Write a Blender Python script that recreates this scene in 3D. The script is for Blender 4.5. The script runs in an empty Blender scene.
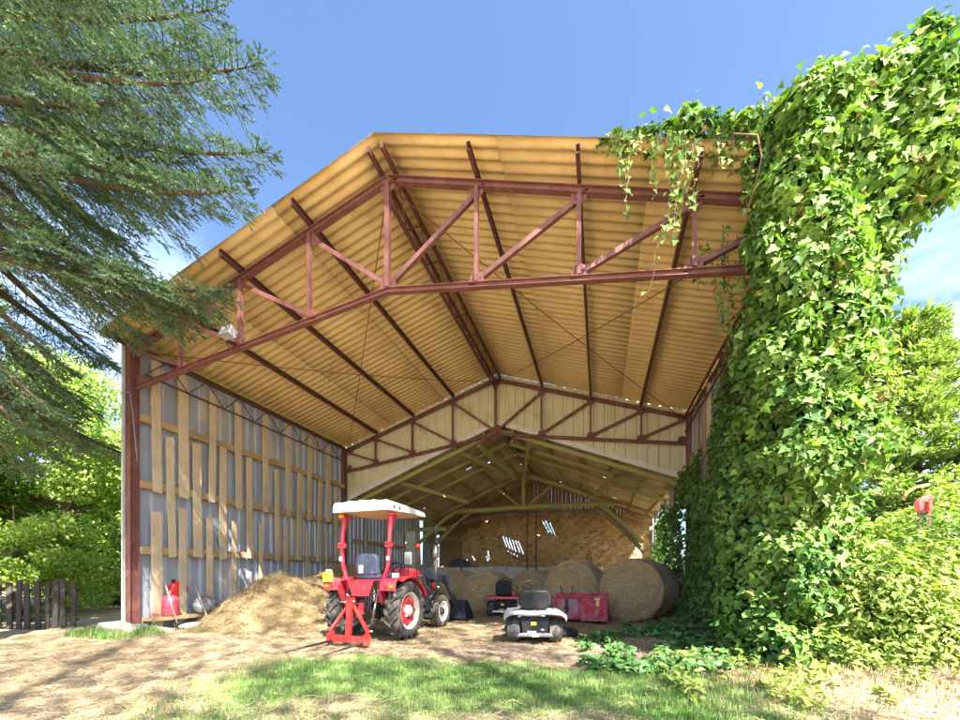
SUN_EL,SUN_AZ,SUN_E=50,137,5.0
SKY_S,EXPO=.05,3.0
CLOUD=(11,12.5,15)
import bpy, math, random
import numpy as np
from mathutils import Vector, Matrix, Euler
random.seed(7); RNG = np.random.default_rng(11)
PI = math.pi
SC = bpy.context.scene
COL = SC.collection
def rad(a): return math.radians(a)

# ------------------------------------------------------------------ mesh helpers
OFF = {}
class MB:
    def __init__(s): s.V=[]; s.F=[]; s.M=[]; s.S=[]
    def add(s, vs, fs, mi=0, sm=False):
        b=len(s.V); s.V.extend([tuple(v) for v in vs])
        for f in fs: s.F.append([b+i for i in f]); s.M.append(mi); s.S.append(sm)
    def box(s, c, d, rot=None, mi=0):
        x,y,z=d[0]/2,d[1]/2,d[2]/2
        vs=[Vector((i*x,j*y,k*z)) for i in(-1,1) for j in(-1,1) for k in(-1,1)]
        if rot is not None: vs=[rot@v for v in vs]
        c=Vector(c); vs=[v+c for v in vs]
        s.add(vs,[(0,1,3,2),(4,6,7,5),(0,4,5,1),(2,3,7,6),(0,2,6,4),(1,5,7,3)],mi)
    def frame(s,p,q,up=(0,0,1)):
        p,q=Vector(p),Vector(q); d=(q-p).normalized(); u=Vector(up)
        if abs(d.dot(u))>.97: u=Vector((0,1,0)) if abs(d.y)<.9 else Vector((1,0,0))
        x=d.cross(u).normalized(); z=x.cross(d).normalized()
        return p,q,d,x,z
    def beam(s,p,q,w,h,up=(0,0,1),mi=0,w2=None,h2=None):
        p,q,d,x,z=s.frame(p,q,up); w2=w if w2 is None else w2; h2=h if h2 is None else h2
        vs=[]
        for o,a,b in((p,w,h),(q,w2,h2)):
            vs+= [o-x*a/2-z*b/2,o+x*a/2-z*b/2,o+x*a/2+z*b/2,o-x*a/2+z*b/2]
        s.add(vs,[(0,3,2,1),(4,5,6,7),(0,1,5,4),(1,2,6,5),(2,3,7,6),(3,0,4,7)],mi)
    def prof(s,p,q,poly,up=(0,0,1),mi=0):
        p,q,d,x,z=s.frame(p,q,up); n=len(poly)
        vs=[p+x*a+z*b for a,b in poly]+[q+x*a+z*b for a,b in poly]
        fs=[tuple(range(n))[::-1],tuple(range(n,2*n))]+[(i,(i+1)%n,n+(i+1)%n,n+i) for i in range(n)]
        s.add(vs,fs,mi)
    def ibeam(s,p,q,w,h,t=.014,up=(0,0,1),mi=0):
        a,b=w/2,h/2
        s.prof(p,q,[(-a,-b),(a,-b),(a,-b+t),(t/2,-b+t),(t/2,b-t),(a,b-t),(a,b),(-a,b),(-a,b-t),(-t/2,b-t),(-t/2,-b+t),(-a,-b+t)],up,mi)
    def angle(s,p,q,w,t=.008,up=(0,0,1),mi=0):
        s.prof(p,q,[(-w/2,0),(w/2,0),(w/2,t),(-w/2+t,t),(-w/2+t,w),(-w/2,w)],up,mi)
    def tube(s,p,q,r,r2=None,n=8,mi=0,cap=True):
        s.path([p,q],[r,r if r2 is None else r2],n,mi,cap)
    def path(s,pts,rs,n=8,mi=0,cap=True):
        pts=[Vector(p) for p in pts]
        if not hasattr(rs,'__len__'): rs=[rs]*len(pts)
        b=len(s.V); prev=None
        for i,p in enumerate(pts):
            d=(pts[min(i+1,len(pts)-1)]-pts[max(i-1,0)]).normalized()
            if prev is None:
                u=Vector((0,0,1)) if abs(d.z)<.9 else Vector((1,0,0))
                x=d.cross(u).normalized()
            else:
                x=(prev-d*prev.dot(d)).normalized()
            prev=x; y=d.cross(x)
            for k in range(n):
                a=2*PI*k/n; s.V.append(tuple(p+x*(math.cos(a)*rs[i])+y*(math.sin(a)*rs[i])))
        for i in range(len(pts)-1):
            for k in range(n):
                k2=(k+1)%n; s.F.append([b+i*n+k,b+i*n+k2,b+(i+1)*n+k2,b+(i+1)*n+k]); s.M.append(mi); s.S.append(True)
        if cap:
            s.F.append([b+k for k in range(n)][::-1]); s.M.append(mi); s.S.append(False)
            e=b+(len(pts)-1)*n; s.F.append([e+k for k in range(n)]); s.M.append(mi); s.S.append(False)
    def lathe(s,prof,c,axis,n=24,mi=0,a0=0,a1=2*PI,sm=True,closed=False):
        # prof: (r, h along axis)
        c=Vector(c); ax=Vector(axis).normalized()
        u=Vector((0,0,1)) if abs(ax.z)<.9 else Vector((1,0,0))
        x=ax.cross(u).normalized(); y=ax.cross(x)
        full=abs(a1-a0-2*PI)<1e-6; m=n if full else n+1
        vs=[]
        for r,h in prof:
            for k in range(m):
                a=a0+(a1-a0)*k/n; vs.append(c+ax*h+x*(r*math.cos(a))+y*(r*math.sin(a)))
        fs=[]; P=len(prof)
        for i in range(P if closed else P-1):
            j=(i+1)%P
            for k in range(n):
                k2=(k+1)%m; fs.append((i*m+k,i*m+k2,j*m+k2,j*m+k))
        s.add(vs,fs,mi,sm)
    def prism(s,poly,o,ux,uy,thick,mi=0):
        # poly in plane (ux,uy) through o, extruded along normal by thick (centred)
        o,ux,uy=Vector(o),Vector(ux),Vector(uy); nz=ux.cross(uy).normalized(); n=len(poly)
        vs=[o+ux*a+uy*b-nz*thick/2 for a,b in poly]+[o+ux*a+uy*b+nz*thick/2 for a,b in poly]
        s.add(vs,[tuple(range(n))[::-1],tuple(range(n,2*n))]+[(i,(i+1)%n,n+(i+1)%n,n+i) for i in range(n)],mi)
    def ball(s,c,r,n=12,m=8,mi=0):
        c=Vector(c); r=(r,r,r) if not hasattr(r,'__len__') else r; vs=[c+Vector((0,0,r[2]))]
        for i in range(1,m):
            t=PI*i/m
            for k in range(n):
                a=2*PI*k/n; vs.append(c+Vector((r[0]*math.sin(t)*math.cos(a),r[1]*math.sin(t)*math.sin(a),r[2]*math.cos(t))))
        vs.append(c-Vector((0,0,r[2]))); e=len(vs)-1; fs=[]
        for k in range(n):
            k2=(k+1)%n; fs.append((0,1+k,1+k2)); fs.append((e,1+(m-2)*n+k2,1+(m-2)*n+k))
            for i in range(m-2): fs.append((1+i*n+k,1+(i+1)*n+k,1+(i+1)*n+k2,1+i*n+k2))
        s.add(vs,fs,mi,True)
    def build(s,name,mats,parent=None,bevel=0,world=True,seg=2,solid=0,subsurf=0,label=None):
        me=bpy.data.meshes.new(name)
        o=Vector((0,0,0))
        if parent is not None and world: o=Vector(OFF.get(parent.name,(0,0,0)))
        me.from_pydata([tuple(Vector(v)-o) for v in s.V] if o.length else s.V,[],s.F)
        if not isinstance(mats,(list,tuple)): mats=[mats]
        for m in mats: me.materials.append(m)
        me.polygons.foreach_set('material_index',s.M); me.polygons.foreach_set('use_smooth',s.S); me.update()
        ob=bpy.data.objects.new(name,me); COL.objects.link(ob)
        if parent is not None: ob.parent=parent; OFF[ob.name]=tuple(o)
        if solid:
            md=ob.modifiers.new('solid','SOLIDIFY'); md.thickness=solid; md.offset=0
        if subsurf:
            md=ob.modifiers.new('sub','SUBSURF'); md.levels=subsurf; md.render_levels=subsurf
        if bevel:
            md=ob.modifiers.new('bevel','BEVEL'); md.width=bevel; md.segments=seg; md.limit_method='ANGLE'; md.angle_limit=rad(40)
        if label: ob['label']=label
        return ob

def npmesh(name,V,idx,k,mat,parent=None,smooth=False,mats=None):
    """V (n,3), idx flat loop indices, k verts per face (int or array)"""
    me=bpy.data.meshes.new(name); V=np.asarray(V,dtype=np.float32)
    if parent is not None: V=V-np.array(OFF.get(parent.name,(0,0,0)),dtype=np.float32)
    idx=np.asarray(idx,dtype=np.int32).ravel(); nl=len(idx)
    nf=nl//k
    me.vertices.add(len(V)); me.vertices.foreach_set('co',V.ravel())
    me.loops.add(nl); me.loops.foreach_set('vertex_index',idx)
    me.polygons.add(nf); me.polygons.foreach_set('loop_start',np.arange(nf,dtype=np.int32)*k)
    me.polygons.foreach_set('loop_total',np.full(nf,k,dtype=np.int32))
    if smooth: me.polygons.foreach_set('use_smooth',np.ones(nf,dtype=bool))
    me.update(calc_edges=True); me.validate()
    for m in (mats or [mat]): me.materials.append(m)
    ob=bpy.data.objects.new(name,me); COL.objects.link(ob)
    if parent is not None: ob.parent=parent; OFF[ob.name]=OFF.get(parent.name,(0,0,0))
    return ob

def nrm(a): return a/np.maximum(np.linalg.norm(a,axis=-1,keepdims=True),1e-9)
IVY=(np.array([(0,0,0),(.30,-.10,.04),(.52,.24,.10),(.27,.42,.06),(0,1,-.10),(-.30,-.10,.04),(-.52,.24,.10),(-.27,.42,.06)]),[(0,1,2,3,4),(0,4,7,6,5)],5)
LEAF=(np.array([(0,0,0),(.26,.28,.07),(.24,.62,.04),(0,1,-.10),(-.26,.28,.07),(-.24,.62,.04)]),[(0,1,2,3),(0,3,5,4)],4)
LANCE=(np.array([(0,0,0),(.17,.30,.06),(.15,.62,.03),(0,1,-.12),(-.17,.30,.06),(-.15,.62,.03)]),[(0,1,2,3),(0,3,5,4)],4)
def leaves(name,pos,normal,mat,parent,size,shape=LEAF,droop=.5,jit=.55):
    """scatter leaves: normal = way the blade faces, tips hang down"""
    n=len(pos); T,F,k=shape
    z=nrm(normal+RNG.normal(0,jit,(n,3)))
    t=np.stack([RNG.normal(0,.6,n),RNG.normal(0,.6,n),-droop*np.ones(n)+RNG.normal(0,.35,n)],1)
    y=nrm(t-z*np.sum(t*z,1,keepdims=True)); x=np.cross(y,z)
    sz=size[0]+(size[1]-size[0])*RNG.random(n)**1.3
    V=pos[:,None,:]+sz[:,None,None]*(T[None,:,0:1]*x[:,None,:]+T[None,:,1:2]*y[:,None,:]+T[None,:,2:3]*z[:,None,:])
    f=np.array(F).ravel(); idx=(np.arange(n)[:,None]*len(T)+f[None,:])
    return npmesh(name,V.reshape(-1,3),idx,k,mat,parent)

def strips(name,P,D,L,W,mat,parent=None,flat=True):
    """thin two-face strands: start P, direction D, length L, width W"""
    n=len(P); D=nrm(D); u=np.tile(np.array([0,0,1.]),(n,1))+RNG.normal(0,.5,(n,3))
    x=nrm(np.cross(D,u)); mid=P+D*(L*.5)[:,None]+RNG.normal(0,.09,(n,3))*L[:,None]
    a=P-x*(W/2)[:,None]; b=P+x*(W/2)[:,None]; c=mid+x*(W/2)[:,None]; d=mid-x*(W/2)[:,None]
    e=P+D*L[:,None]+x*(W/4)[:,None]; f=P+D*L[:,None]-x*(W/4)[:,None]
    V=np.stack([a,b,c,d,e,f],1).reshape(-1,3)
    q=np.array([0,1,2,3,3,2,4,5]); idx=np.arange(n)[:,None]*6+q[None,:]
    return npmesh(name,V,idx,4,mat,parent)

# ------------------------------------------------------------------ object helpers
def tag(o,label=None,cat=None,group=None,kind=None):
    if label: o['label']=label
    if cat: o['category']=cat
    if group: o['group']=group
    if kind: o['kind']=kind
    return o
def thing(name,label,cat,loc=(0,0,0),rz=0,group=None):
    o=bpy.data.objects.new(name,None); COL.objects.link(o); o.location=loc; o.rotation_euler=(0,0,rz)
    o.empty_display_size=.2; OFF[o.name]=tuple(loc)
    return tag(o,label,cat,group)
def kids(o): return [c for c in bpy.data.objects if c.parent==o]
def copy_tree(o,parent=None):
    c=o.copy(); COL.objects.link(c); OFF[c.name]=OFF.get(o.name,(0,0,0))
    if parent is not None: c.parent=parent
    for ch in kids(o): copy_tree(ch,c)
    return c

# ------------------------------------------------------------------ materials
def N(nt,t,**kw):
    n=nt.nodes.new(t)
    for k,v in kw.items():
        if k in n.inputs.keys(): n.inputs[k].default_value=v
        else: setattr(n,k,v)
    return n
def mixc(nt,fac,a,b,bt='MIX'):
    m=nt.nodes.new('ShaderNodeMix'); m.data_type='RGBA'; m.blend_type=bt
    for s,v in((0,fac),(6,a),(7,b)):
        if isinstance(v,bpy.types.NodeSocket): nt.links.new(v,m.inputs[s])
        elif s==0: m.inputs[0].default_value=v
        else: m.inputs[s].default_value=(*v,1)
    return m.outputs[2]
def ramp(nt,src,pts,interp='LINEAR'):
    r=nt.nodes.new('ShaderNodeValToRGB'); r.color_ramp.interpolation=interp
    e=r.color_ramp.elements
    while len(e)<len(pts): e.new(.5)
    for el,(p,c) in zip(e,pts):
        el.position=p; el.color=(*c,1) if hasattr(c,'__len__') else (c,c,c,1)
    nt.links.new(src,r.inputs[0]); return r.outputs[0]
def coords(nt,scale=(1,1,1),kind='Object',rot=(0,0,0)):
    t=nt.nodes.new('ShaderNodeTexCoord'); m=nt.nodes.new('ShaderNodeMapping')
    m.inputs['Scale'].default_value=scale; m.inputs['Rotation'].default_value=rot
    nt.links.new(t.outputs[kind],m.inputs[0]); return m.outputs[0]
def noise(nt,vec,scale,detail=4,rough=.6):
    n=N(nt,'ShaderNodeTexNoise'); n.inputs['Scale'].default_value=scale; n.inputs['Detail'].default_value=detail; n.inputs['Roughness'].default_value=rough
    nt.links.new(vec,n.inputs['Vector']); return n.outputs['Fac']
def newmat(name):
    m=bpy.data.materials.new(name); m.use_nodes=True; nt=m.node_tree
    return m,nt,nt.nodes['Principled BSDF']
def mat(name,c1,c2=None,rough=.7,metal=0,scale=8,stretch=(1,1,1),c3=None,s3=1.3,t3=(.52,.68),bump=0,bscale=None,spec=.5,coat=0,rot=(0,0,0),c4=None,s4=4,t4=(.6,.7)):
    m,nt,b=newmat(name); c2=c2 or tuple(x*.75 for x in c1)
    v=coords(nt,stretch,rot=rot); f=noise(nt,v,scale)
    col=mixc(nt,ramp(nt,f,[(.32,0),(.68,1)]),c1,c2)
    if c3:
        v3=coords(nt); col=mixc(nt,ramp(nt,noise(nt,v3,s3,5,.65),[(t3[0],0),(t3[1],1)]),col,c3)
    if c4:
        v4=coords(nt); col=mixc(nt,ramp(nt,noise(nt,v4,s4,6,.7),[(t4[0],0),(t4[1],1)]),col,c4)
    nt.links.new(col,b.inputs['Base Color'])
    rr=ramp(nt,f,[(.3,max(rough-.1,0)),(.7,min(rough+.1,1))]); nt.links.new(rr,b.inputs['Roughness'])
    b.inputs['Metallic'].default_value=metal; b.inputs['Specular IOR Level'].default_value=spec
    b.inputs['Coat Weight'].default_value=coat; b.inputs['Coat Roughness'].default_value=.15
    if bump:
        bp=N(nt,'ShaderNodeBump'); bp.inputs['Strength'].default_value=bump; bp.inputs['Distance'].default_value=.02
        nt.links.new(noise(nt,v,bscale or scale*2.5,5),bp.inputs['Height']); nt.links.new(bp.outputs[0],b.inputs['Normal'])
    return m
def leafmat(name,cols,trans=.35,rough=.45,tcol=None,spec=.5):
    m,nt,b=newmat(name)
    g=N(nt,'ShaderNodeNewGeometry'); r=ramp(nt,g.outputs['Random Per Island'],[(i/(len(cols)-1),c) for i,c in enumerate(cols)])
    v=coords(nt); big=noise(nt,v,1.1,2)
    col=mixc(nt,ramp(nt,big,[(.35,.0),(.7,.45)]),r,tuple(min(1,x*1.5) for x in cols[-1]))
    nt.links.new(col,b.inputs['Base Color']); b.inputs['Roughness'].default_value=rough; b.inputs['Specular IOR Level'].default_value=spec
    t=N(nt,'ShaderNodeBsdfTranslucent')
    tc=mixc(nt,1,col,tcol or (1.0,1.15,.35),'MULTIPLY'); nt.links.new(tc,t.inputs[0])
    mx=N(nt,'ShaderNodeMixShader'); mx.inputs[0].default_value=trans
    nt.links.new(b.outputs[0],mx.inputs[1]); nt.links.new(t.outputs[0],mx.inputs[2])
    nt.links.new(mx.outputs[0],nt.nodes['Material Output'].inputs[0]); return m
# ------------------------------------------------------------------ materials
M={}
M['steel']=mat('red_oxide_steel',(.21,.078,.068),(.15,.055,.048),.6,scale=14,c3=(.26,.13,.11),s3=3,t3=(.50,.75),c4=(.10,.045,.025),s4=11,t4=(.60,.70),bump=.2)
M['steel_dark']=mat('dark_oxide_steel',(.145,.055,.048),(.095,.038,.034),.6,scale=14,bump=.15)
M['roof_under']=mat('ochre_fibre_cement',(.80,.60,.30),(.75,.545,.26),.9,scale=5,stretch=(1,3,1),c3=(.58,.39,.15),s3=1.6,t3=(.50,.75),c4=(.50,.34,.13),s4=9,t4=(.66,.8),bump=.25,bscale=60)
def roof_mat():
    m=M['roof_under']; nt=m.node_tree; b=nt.nodes['Principled BSDF']; src=b.inputs['Base Color'].links[0].from_socket
    t=N(nt,'ShaderNodeTexCoord'); mp=N(nt,'ShaderNodeMapping'); mp.inputs['Scale'].default_value=(.52,1.09,0); nt.links.new(t.outputs['Object'],mp.inputs[0])
    fl=N(nt,'ShaderNodeVectorMath',operation='FLOOR'); nt.links.new(mp.outputs[0],fl.inputs[0]); wn=N(nt,'ShaderNodeTexWhiteNoise'); nt.links.new(fl.outputs[0],wn.inputs['Vector'])
    c=mixc(nt,ramp(nt,wn.outputs['Value'],[(0,0),(1,.42)]),src,(.60,.44,.21))
    st=ramp(nt,noise(nt,coords(nt,(.7,7,1)),2.2,5,.65),[(.56,0),(.74,.55)]); c=mixc(nt,st,c,(.46,.31,.13))
    nt.links.new(c,b.inputs['Base Color'])
roof_mat()
M['roof_top']=mat('grey_fibre_cement',(.15,.145,.13),(.10,.10,.09),.95,scale=9,c3=(.07,.085,.035),s3=3,bump=.4,bscale=50)
M['clad']=mat('galvanised_sheet',(.46,.51,.61),(.36,.41,.51),.42,metal=.2,scale=3,stretch=(1,1,.25),c3=(.60,.57,.50),s3=.8,t3=(.52,.66),c4=(.30,.24,.18),s4=5,t4=(.68,.82),bump=.08)
M['cladrib']=mat('painted_rib_glint',(.72,.75,.80),(.62,.66,.72),.45,scale=4,stretch=(1,1,.3),c3=(.5,.5,.5),s3=1,t3=(.5,.7))  # paler rib colour stands in for light reflected off the wall ribs
M['gable']=mat('cream_gable_sheet',(.66,.64,.46),(.58,.56,.38),.6,scale=4,stretch=(3,3,.4),c3=(.34,.37,.17),s3=1.2,t3=(.54,.8),bump=.1)
M['fascia']=mat('white_fascia_board',(.74,.74,.70),(.60,.60,.55),.7,scale=6,c3=(.36,.36,.26),s3=2.5,t3=(.55,.8))
M['plank']=mat('sawn_plank',(.64,.52,.35),(.52,.41,.27),.8,scale=6,stretch=(9,9,.9),c3=(.42,.34,.24),s3=1.8,t3=(.50,.7),c4=(.24,.15,.07),s4=7,t4=(.69,.76),bump=.25)
M['rail']=mat('sawn_rail',(.50,.35,.18),(.38,.26,.13),.8,scale=6,stretch=(9,.9,9),c3=(.30,.21,.11),s3=1.8,t3=(.5,.7),bump=.25)
M['mossy']=mat('mossy_timber',(.42,.36,.15),(.30,.24,.11),.9,scale=6,stretch=(4,4,4),c3=(.33,.36,.09),s3=1.6,t3=(.45,.66),bump=.4)
M['oldwood']=mat('old_brown_timber',(.34,.23,.12),(.23,.155,.085),.9,scale=7,stretch=(4,4,4),c3=(.42,.32,.18),s3=1.5,t3=(.5,.7),bump=.4)
M['greywood']=mat('weathered_grey_timber',(.40,.33,.25),(.30,.25,.19),.9,scale=6,stretch=(8,8,1),bump=.3)
M['oldroof']=mat('old_roof_sheet',(.62,.50,.34),(.52,.41,.27),.9,scale=3,stretch=(1,4,1),c3=(.36,.27,.17),s3=.9,t3=(.50,.66),c4=(.40,.38,.17),s4=2.3,t4=(.58,.75),bump=.3)
M['concrete']=mat('old_concrete',(.42,.40,.34),(.30,.28,.24),.9,scale=5,c3=(.20,.20,.15),s3=2.2,t3=(.55,.68),c4=(.16,.2,.07),s4=3,t4=(.62,.72),bump=.5)
M['limewash']=mat('limewashed_concrete',(.72,.69,.60),(.60,.57,.48),.9,scale=5,c3=(.34,.33,.26),s3=2.2,t3=(.55,.70),c4=(.22,.26,.10),s4=3,t4=(.62,.74),bump=.4)
M['rod']=mat('rusty_rod',(.14,.05,.04),(.09,.035,.03),.7,scale=20)
def stone_mat():
    m,nt,b=newmat('rubble_stone')
    v=coords(nt,(3.6,3.6,5.4)); w=N(nt,'ShaderNodeTexNoise'); w.inputs['Scale'].default_value=2.2; nt.links.new(v,w.inputs['Vector'])
    vv=mixc(nt,.18,v,w.outputs['Color'])
    a=N(nt,'ShaderNodeTexVoronoi'); a.feature='DISTANCE_TO_EDGE'; a.inputs['Scale'].default_value=1.25; nt.links.new(vv,a.inputs['Vector'])
    c=N(nt,'ShaderNodeTexVoronoi'); c.inputs['Scale'].default_value=1.25; nt.links.new(vv,c.inputs['Vector'])
    sep=N(nt,'ShaderNodeSeparateColor'); nt.links.new(c.outputs['Color'],sep.inputs[0])
    st=ramp(nt,sep.outputs[0],[(0,(.56,.36,.16)),(.35,(.68,.47,.22)),(.6,(.42,.26,.12)),(.8,(.74,.56,.30)),(1,(.26,.16,.08))])
    base=mixc(nt,ramp(nt,a.outputs['Distance'],[(.02,1),(.10,0)]),st,(.78,.57,.28))
    big=noise(nt,coords(nt),.55,3); base=mixc(nt,ramp(nt,big,[(.56,0),(.62,.85)]),base,(.55,.38,.17))
    nt.links.new(base,b.inputs['Base Color']); b.inputs['Roughness'].default_value=.95
    bp=N(nt,'ShaderNodeBump'); bp.inputs['Strength'].default_value=.8; bp.inputs['Distance'].default_value=.06
    nt.links.new(ramp(nt,a.outputs['Distance'],[(0,0),(.15,1)]),bp.inputs['Height']); nt.links.new(bp.outputs[0],b.inputs['Normal'])
    return m
M['stone']=stone_mat()

# ------------------------------------------------------------------ camera, sky, sun
cd=bpy.data.cameras.new('camera'); cam=bpy.data.objects.new('camera',cd); COL.objects.link(cam)
cam.location=(0,0,1.154); cam.rotation_euler=(PI/2,0,rad(16.54))
cd.sensor_width=36; cd.lens=15.15; cd.shift_y=.2219; cd.clip_start=.05; cd.clip_end=2000
SC.camera=cam
EL,AZ=rad(SUN_EL),rad(SUN_AZ)
S=Vector((math.cos(EL)*math.sin(AZ),math.cos(EL)*math.cos(AZ),math.sin(EL)))
sd=bpy.data.lights.new('sun','SUN'); sd.energy=SUN_E; sd.angle=rad(.5); sd.color=(1,.94,.84)
so=bpy.data.objects.new('sun',sd); COL.objects.link(so); so.rotation_euler=S.to_track_quat('Z','Y').to_euler(); so.location=S*60
W=bpy.data.worlds.new('World'); SC.world=W; W.use_nodes=True; nt=W.node_tree
bg=nt.nodes['Background']; sky=nt.nodes.new('ShaderNodeTexSky'); sky.sky_type='NISHITA'; sky.sun_disc=False
sky.sun_elevation=EL; sky.sun_rotation=AZ; sky.air_density=1.0; sky.dust_density=2.2; sky.ozone_density=6; sky.altitude=200
tc=nt.nodes.new('ShaderNodeTexCoord'); mp=nt.nodes.new('ShaderNodeMapping'); mp.inputs['Scale'].default_value=(1.3,1.3,4.0); nt.links.new(tc.outputs['Generated'],mp.inputs[0])
cl=noise(nt,mp.outputs[0],2.3,7,.62); cf=ramp(nt,cl,[(.44,0),(.76,.55)])
sx=N(nt,'ShaderNodeSeparateXYZ'); nt.links.new(tc.outputs['Generated'],sx.inputs[0])
hz=ramp(nt,sx.outputs[2],[(.30,1),(.62,0)])
mm=N(nt,'ShaderNodeMath',operation='MULTIPLY'); nt.links.new(cf,mm.inputs[0]); nt.links.new(hz,mm.inputs[1])
cc=mixc(nt,mm.outputs[0],sky.outputs[0],CLOUD); nt.links.new(cc,bg.inputs[0]); bg.inputs[1].default_value=SKY_S
SC.view_settings.view_transform='Standard'; SC.view_settings.look='None'; SC.view_settings.gamma=1; SC.view_settings.exposure=EXPO; SC.view_settings.use_curve_mapping=False
SC.render.engine='CYCLES'
cy=SC.cycles; cy.max_bounces=12; cy.diffuse_bounces=7; cy.glossy_bounces=4; cy.transmission_bounces=6; cy.transparent_max_bounces=8; cy.use_denoising=True
cy.sample_clamp_indirect=8

# ------------------------------------------------------------------ the open hay barn
RX=-3.17; HW=5.54; YF,YB=5.63,12.43
def zr(d): return 7.53-.325*abs(d)
barn=thing('hay_barn','tall open-fronted steel barn with ochre corrugated roof on red trusses','barn',(RX,YF,0))
def corr(side,y0,y1,rx,z0,slope,d0,d1,pitch,amp,nd,holes=0,seg=8,courses=1,seed=1):
    rg=random.Random(seed); mb=MB(); ny=int((y1-y0)/(pitch/seg))
    hs=set()
    for _ in range(holes):
        a=rg.randrange(nd); b=rg.randrange(2,ny-4); 
        for q in range(rg.randint(1,2)): hs.add((a,b+q))
    for c in range(courses):
        a0=d0+(d1-d0)*c/courses-(.12 if c else 0); a1=d0+(d1-d0)*(c+1)/courses; n=max(1,nd//courses)
        lift=.009*(courses-1-c)
        b=len(mb.V)
        for i in range(n+1):
            d=a0+(a1-a0)*i/n
            for j in range(ny+1):
                y=y0+(y1-y0)*j/ny
                mb.V.append((rx+side*d,y,z0-slope*d+lift+amp*math.sin(2*PI*(y-y0)/pitch)))
        for i in range(n):
            for j in range(ny):
                if (i+c*n,j) in hs: continue
                f=[b+i*(ny+1)+j,b+i*(ny+1)+j+1,b+(i+1)*(ny+1)+j+1,b+(i+1)*(ny+1)+j]
                mb.F.append(f if side>0 else f[::-1]); mb.M.append(0); mb.S.append(True)
    return mb
def roof_part(mb,parent,under,top,t=.008):
    o=mb.build('roof_sheet',[under,top],parent)
    md=o.modifiers.new('solid','SOLIDIFY'); md.thickness=t; md.offset=1; md.material_offset=1; md.material_offset_rim=1
    return o
ROOFS=[]
for sd_ in(-1,1):
    o=roof_part(corr(sd_,5.2,12.62,RX,7.56,.325,0.0,5.86,.177,.021,8,0,8,3),barn,M['roof_under'],M['roof_top'])
    ROOFS.append(o)
# ridge capping
mb=MB(); mb.prism([(-.17,-.055),(0,-.002),(.17,-.055),(.17,-.047),(0,.008),(-.17,-.047)],(RX,9.2,7.598),(1,0,0),(0,0,1),6.8); mb.build('ridge_cap',M['roof_top'],barn)
# posts
for x,y in((-8.745,YF),(-8.745,YB),(2.37,YF),(2.37,YB),(2.37,9.0)):
    mb=MB(); up=(0,1,0)
    mb.ibeam((x,y,0),(x,y,zr(x-RX)-.10),.13,.18,.016,up); mb.box((x,y,.012),(.34,.36,.024)); mb.build('post',M['steel'],barn,bevel=.003)
# trusses
def bot(d): return 5.55-.143*abs(d)
def top_(d): return zr(d)-.25
for y in(YF,YB):
    t=MB()
    for s in(-1,1):
        t.ibeam((RX,y,top_(0)),(RX+s*(HW-.02),y,top_(HW)),.10,.095,.010)
        t.ibeam((RX,y,bot(0)),(RX+s*(HW-.08),y,bot(HW)),.09,.08,.010)
    tr=t.build('truss',M['steel'],barn,bevel=.002)
    for d in(0,1.45,-1.45,2.9,-2.9,4.3,-4.3):
        v=MB(); w=.08 if d==0 else .055
        v.prof((RX+d,y-.012,bot(d)+.05),(RX+d,y-.012,top_(d)-.05),[(-w/2,-.035),(w/2,-.035),(w/2,-.027),(-w/2+.008,-.027),(-w/2+.008,.035),(-w/2,.035)],(0,1,0)); v.build('strut',M['steel'],tr)
    for s in(-1,1):
        for a,b in((0,1.45),(1.45,2.9),(2.9,4.3),(4.3,5.42)):
            v=MB(); p=Vector((RX+s*a,y+.012,bot(a)+.10)); q=Vector((RX+s*b,y+.012,top_(b)-.08)); dd=(q-p).normalized()
            v.prof(p+dd*.08,q-dd*.04,[(-.035,-.004),(.035,-.004),(.035,.004),(-.027,.004),(-.027,.06),(-.035,.06)],(0,1,0)); v.build('strut',M['steel'],tr)
    for d in(0,1.45,-1.45,2.9,-2.9,4.3,-4.3,5.36,-5.36):
        for zz,k in((bot(d)+.11,1),(top_(d)-.10,-1)):
            g=MB(); w=.16 if d==0 else .12; h=.09
            g.prism([(-w,-h),(w,-h),(w*.75,h*.6),(w*.3,h),(-w*.3,h),(-w*.75,h*.6)] if k>0 else [(-w,h),(w,h),(w*.75,-h*.5),(w*.3,-h),(-w*.3,-h),(-w*.75,-h*.5)],(RX+d,y-.0,zz),(1,0,0),(0,0,1),.01)
            for bx in(-.06,.06): g.tube((RX+d+bx,y-.018,zz),(RX+d+bx,y+.018,zz),.012,n=6)
            g.build('gusset_plate',M['steel'],tr)
# purlins
for d in(1.45,-1.45,2.9,-2.9,4.3,-4.3,5.62,-5.62):
    p=MB(); z=zr(d)-.088; x=RX+d
    p.prof((x,5.22,z),(x,12.6,z),[(-.026,-.058),(.026,-.058),(.026,-.051),(-.019,-.051),(-.019,.051),(.026,.051),(.026,.058),(-.026,.058)]); p.build('purlin',M['steel_dark'],barn)
p=MB()
for dx in(-.11,.11): p.beam((RX+dx,5.24,7.41),(RX+dx,12.6,7.41),.045,.09)
p.beam((RX,5.66,6.98),(RX,12.40,6.98),.05,.05)
yy=5.8
k=0
while yy<12.2:
    for dx in(-.10,.10): p.beam((RX+dx*(1-k%2*.85),yy,7.36-.36*(k%2)),(RX+dx*(1-(k+1)%2*.85),yy+.42,7.36-.36*((k+1)%2)),.022,.022)
    yy+=.42; k+=1
p.build('ridge_girder',M['steel_dark'],barn)
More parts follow.
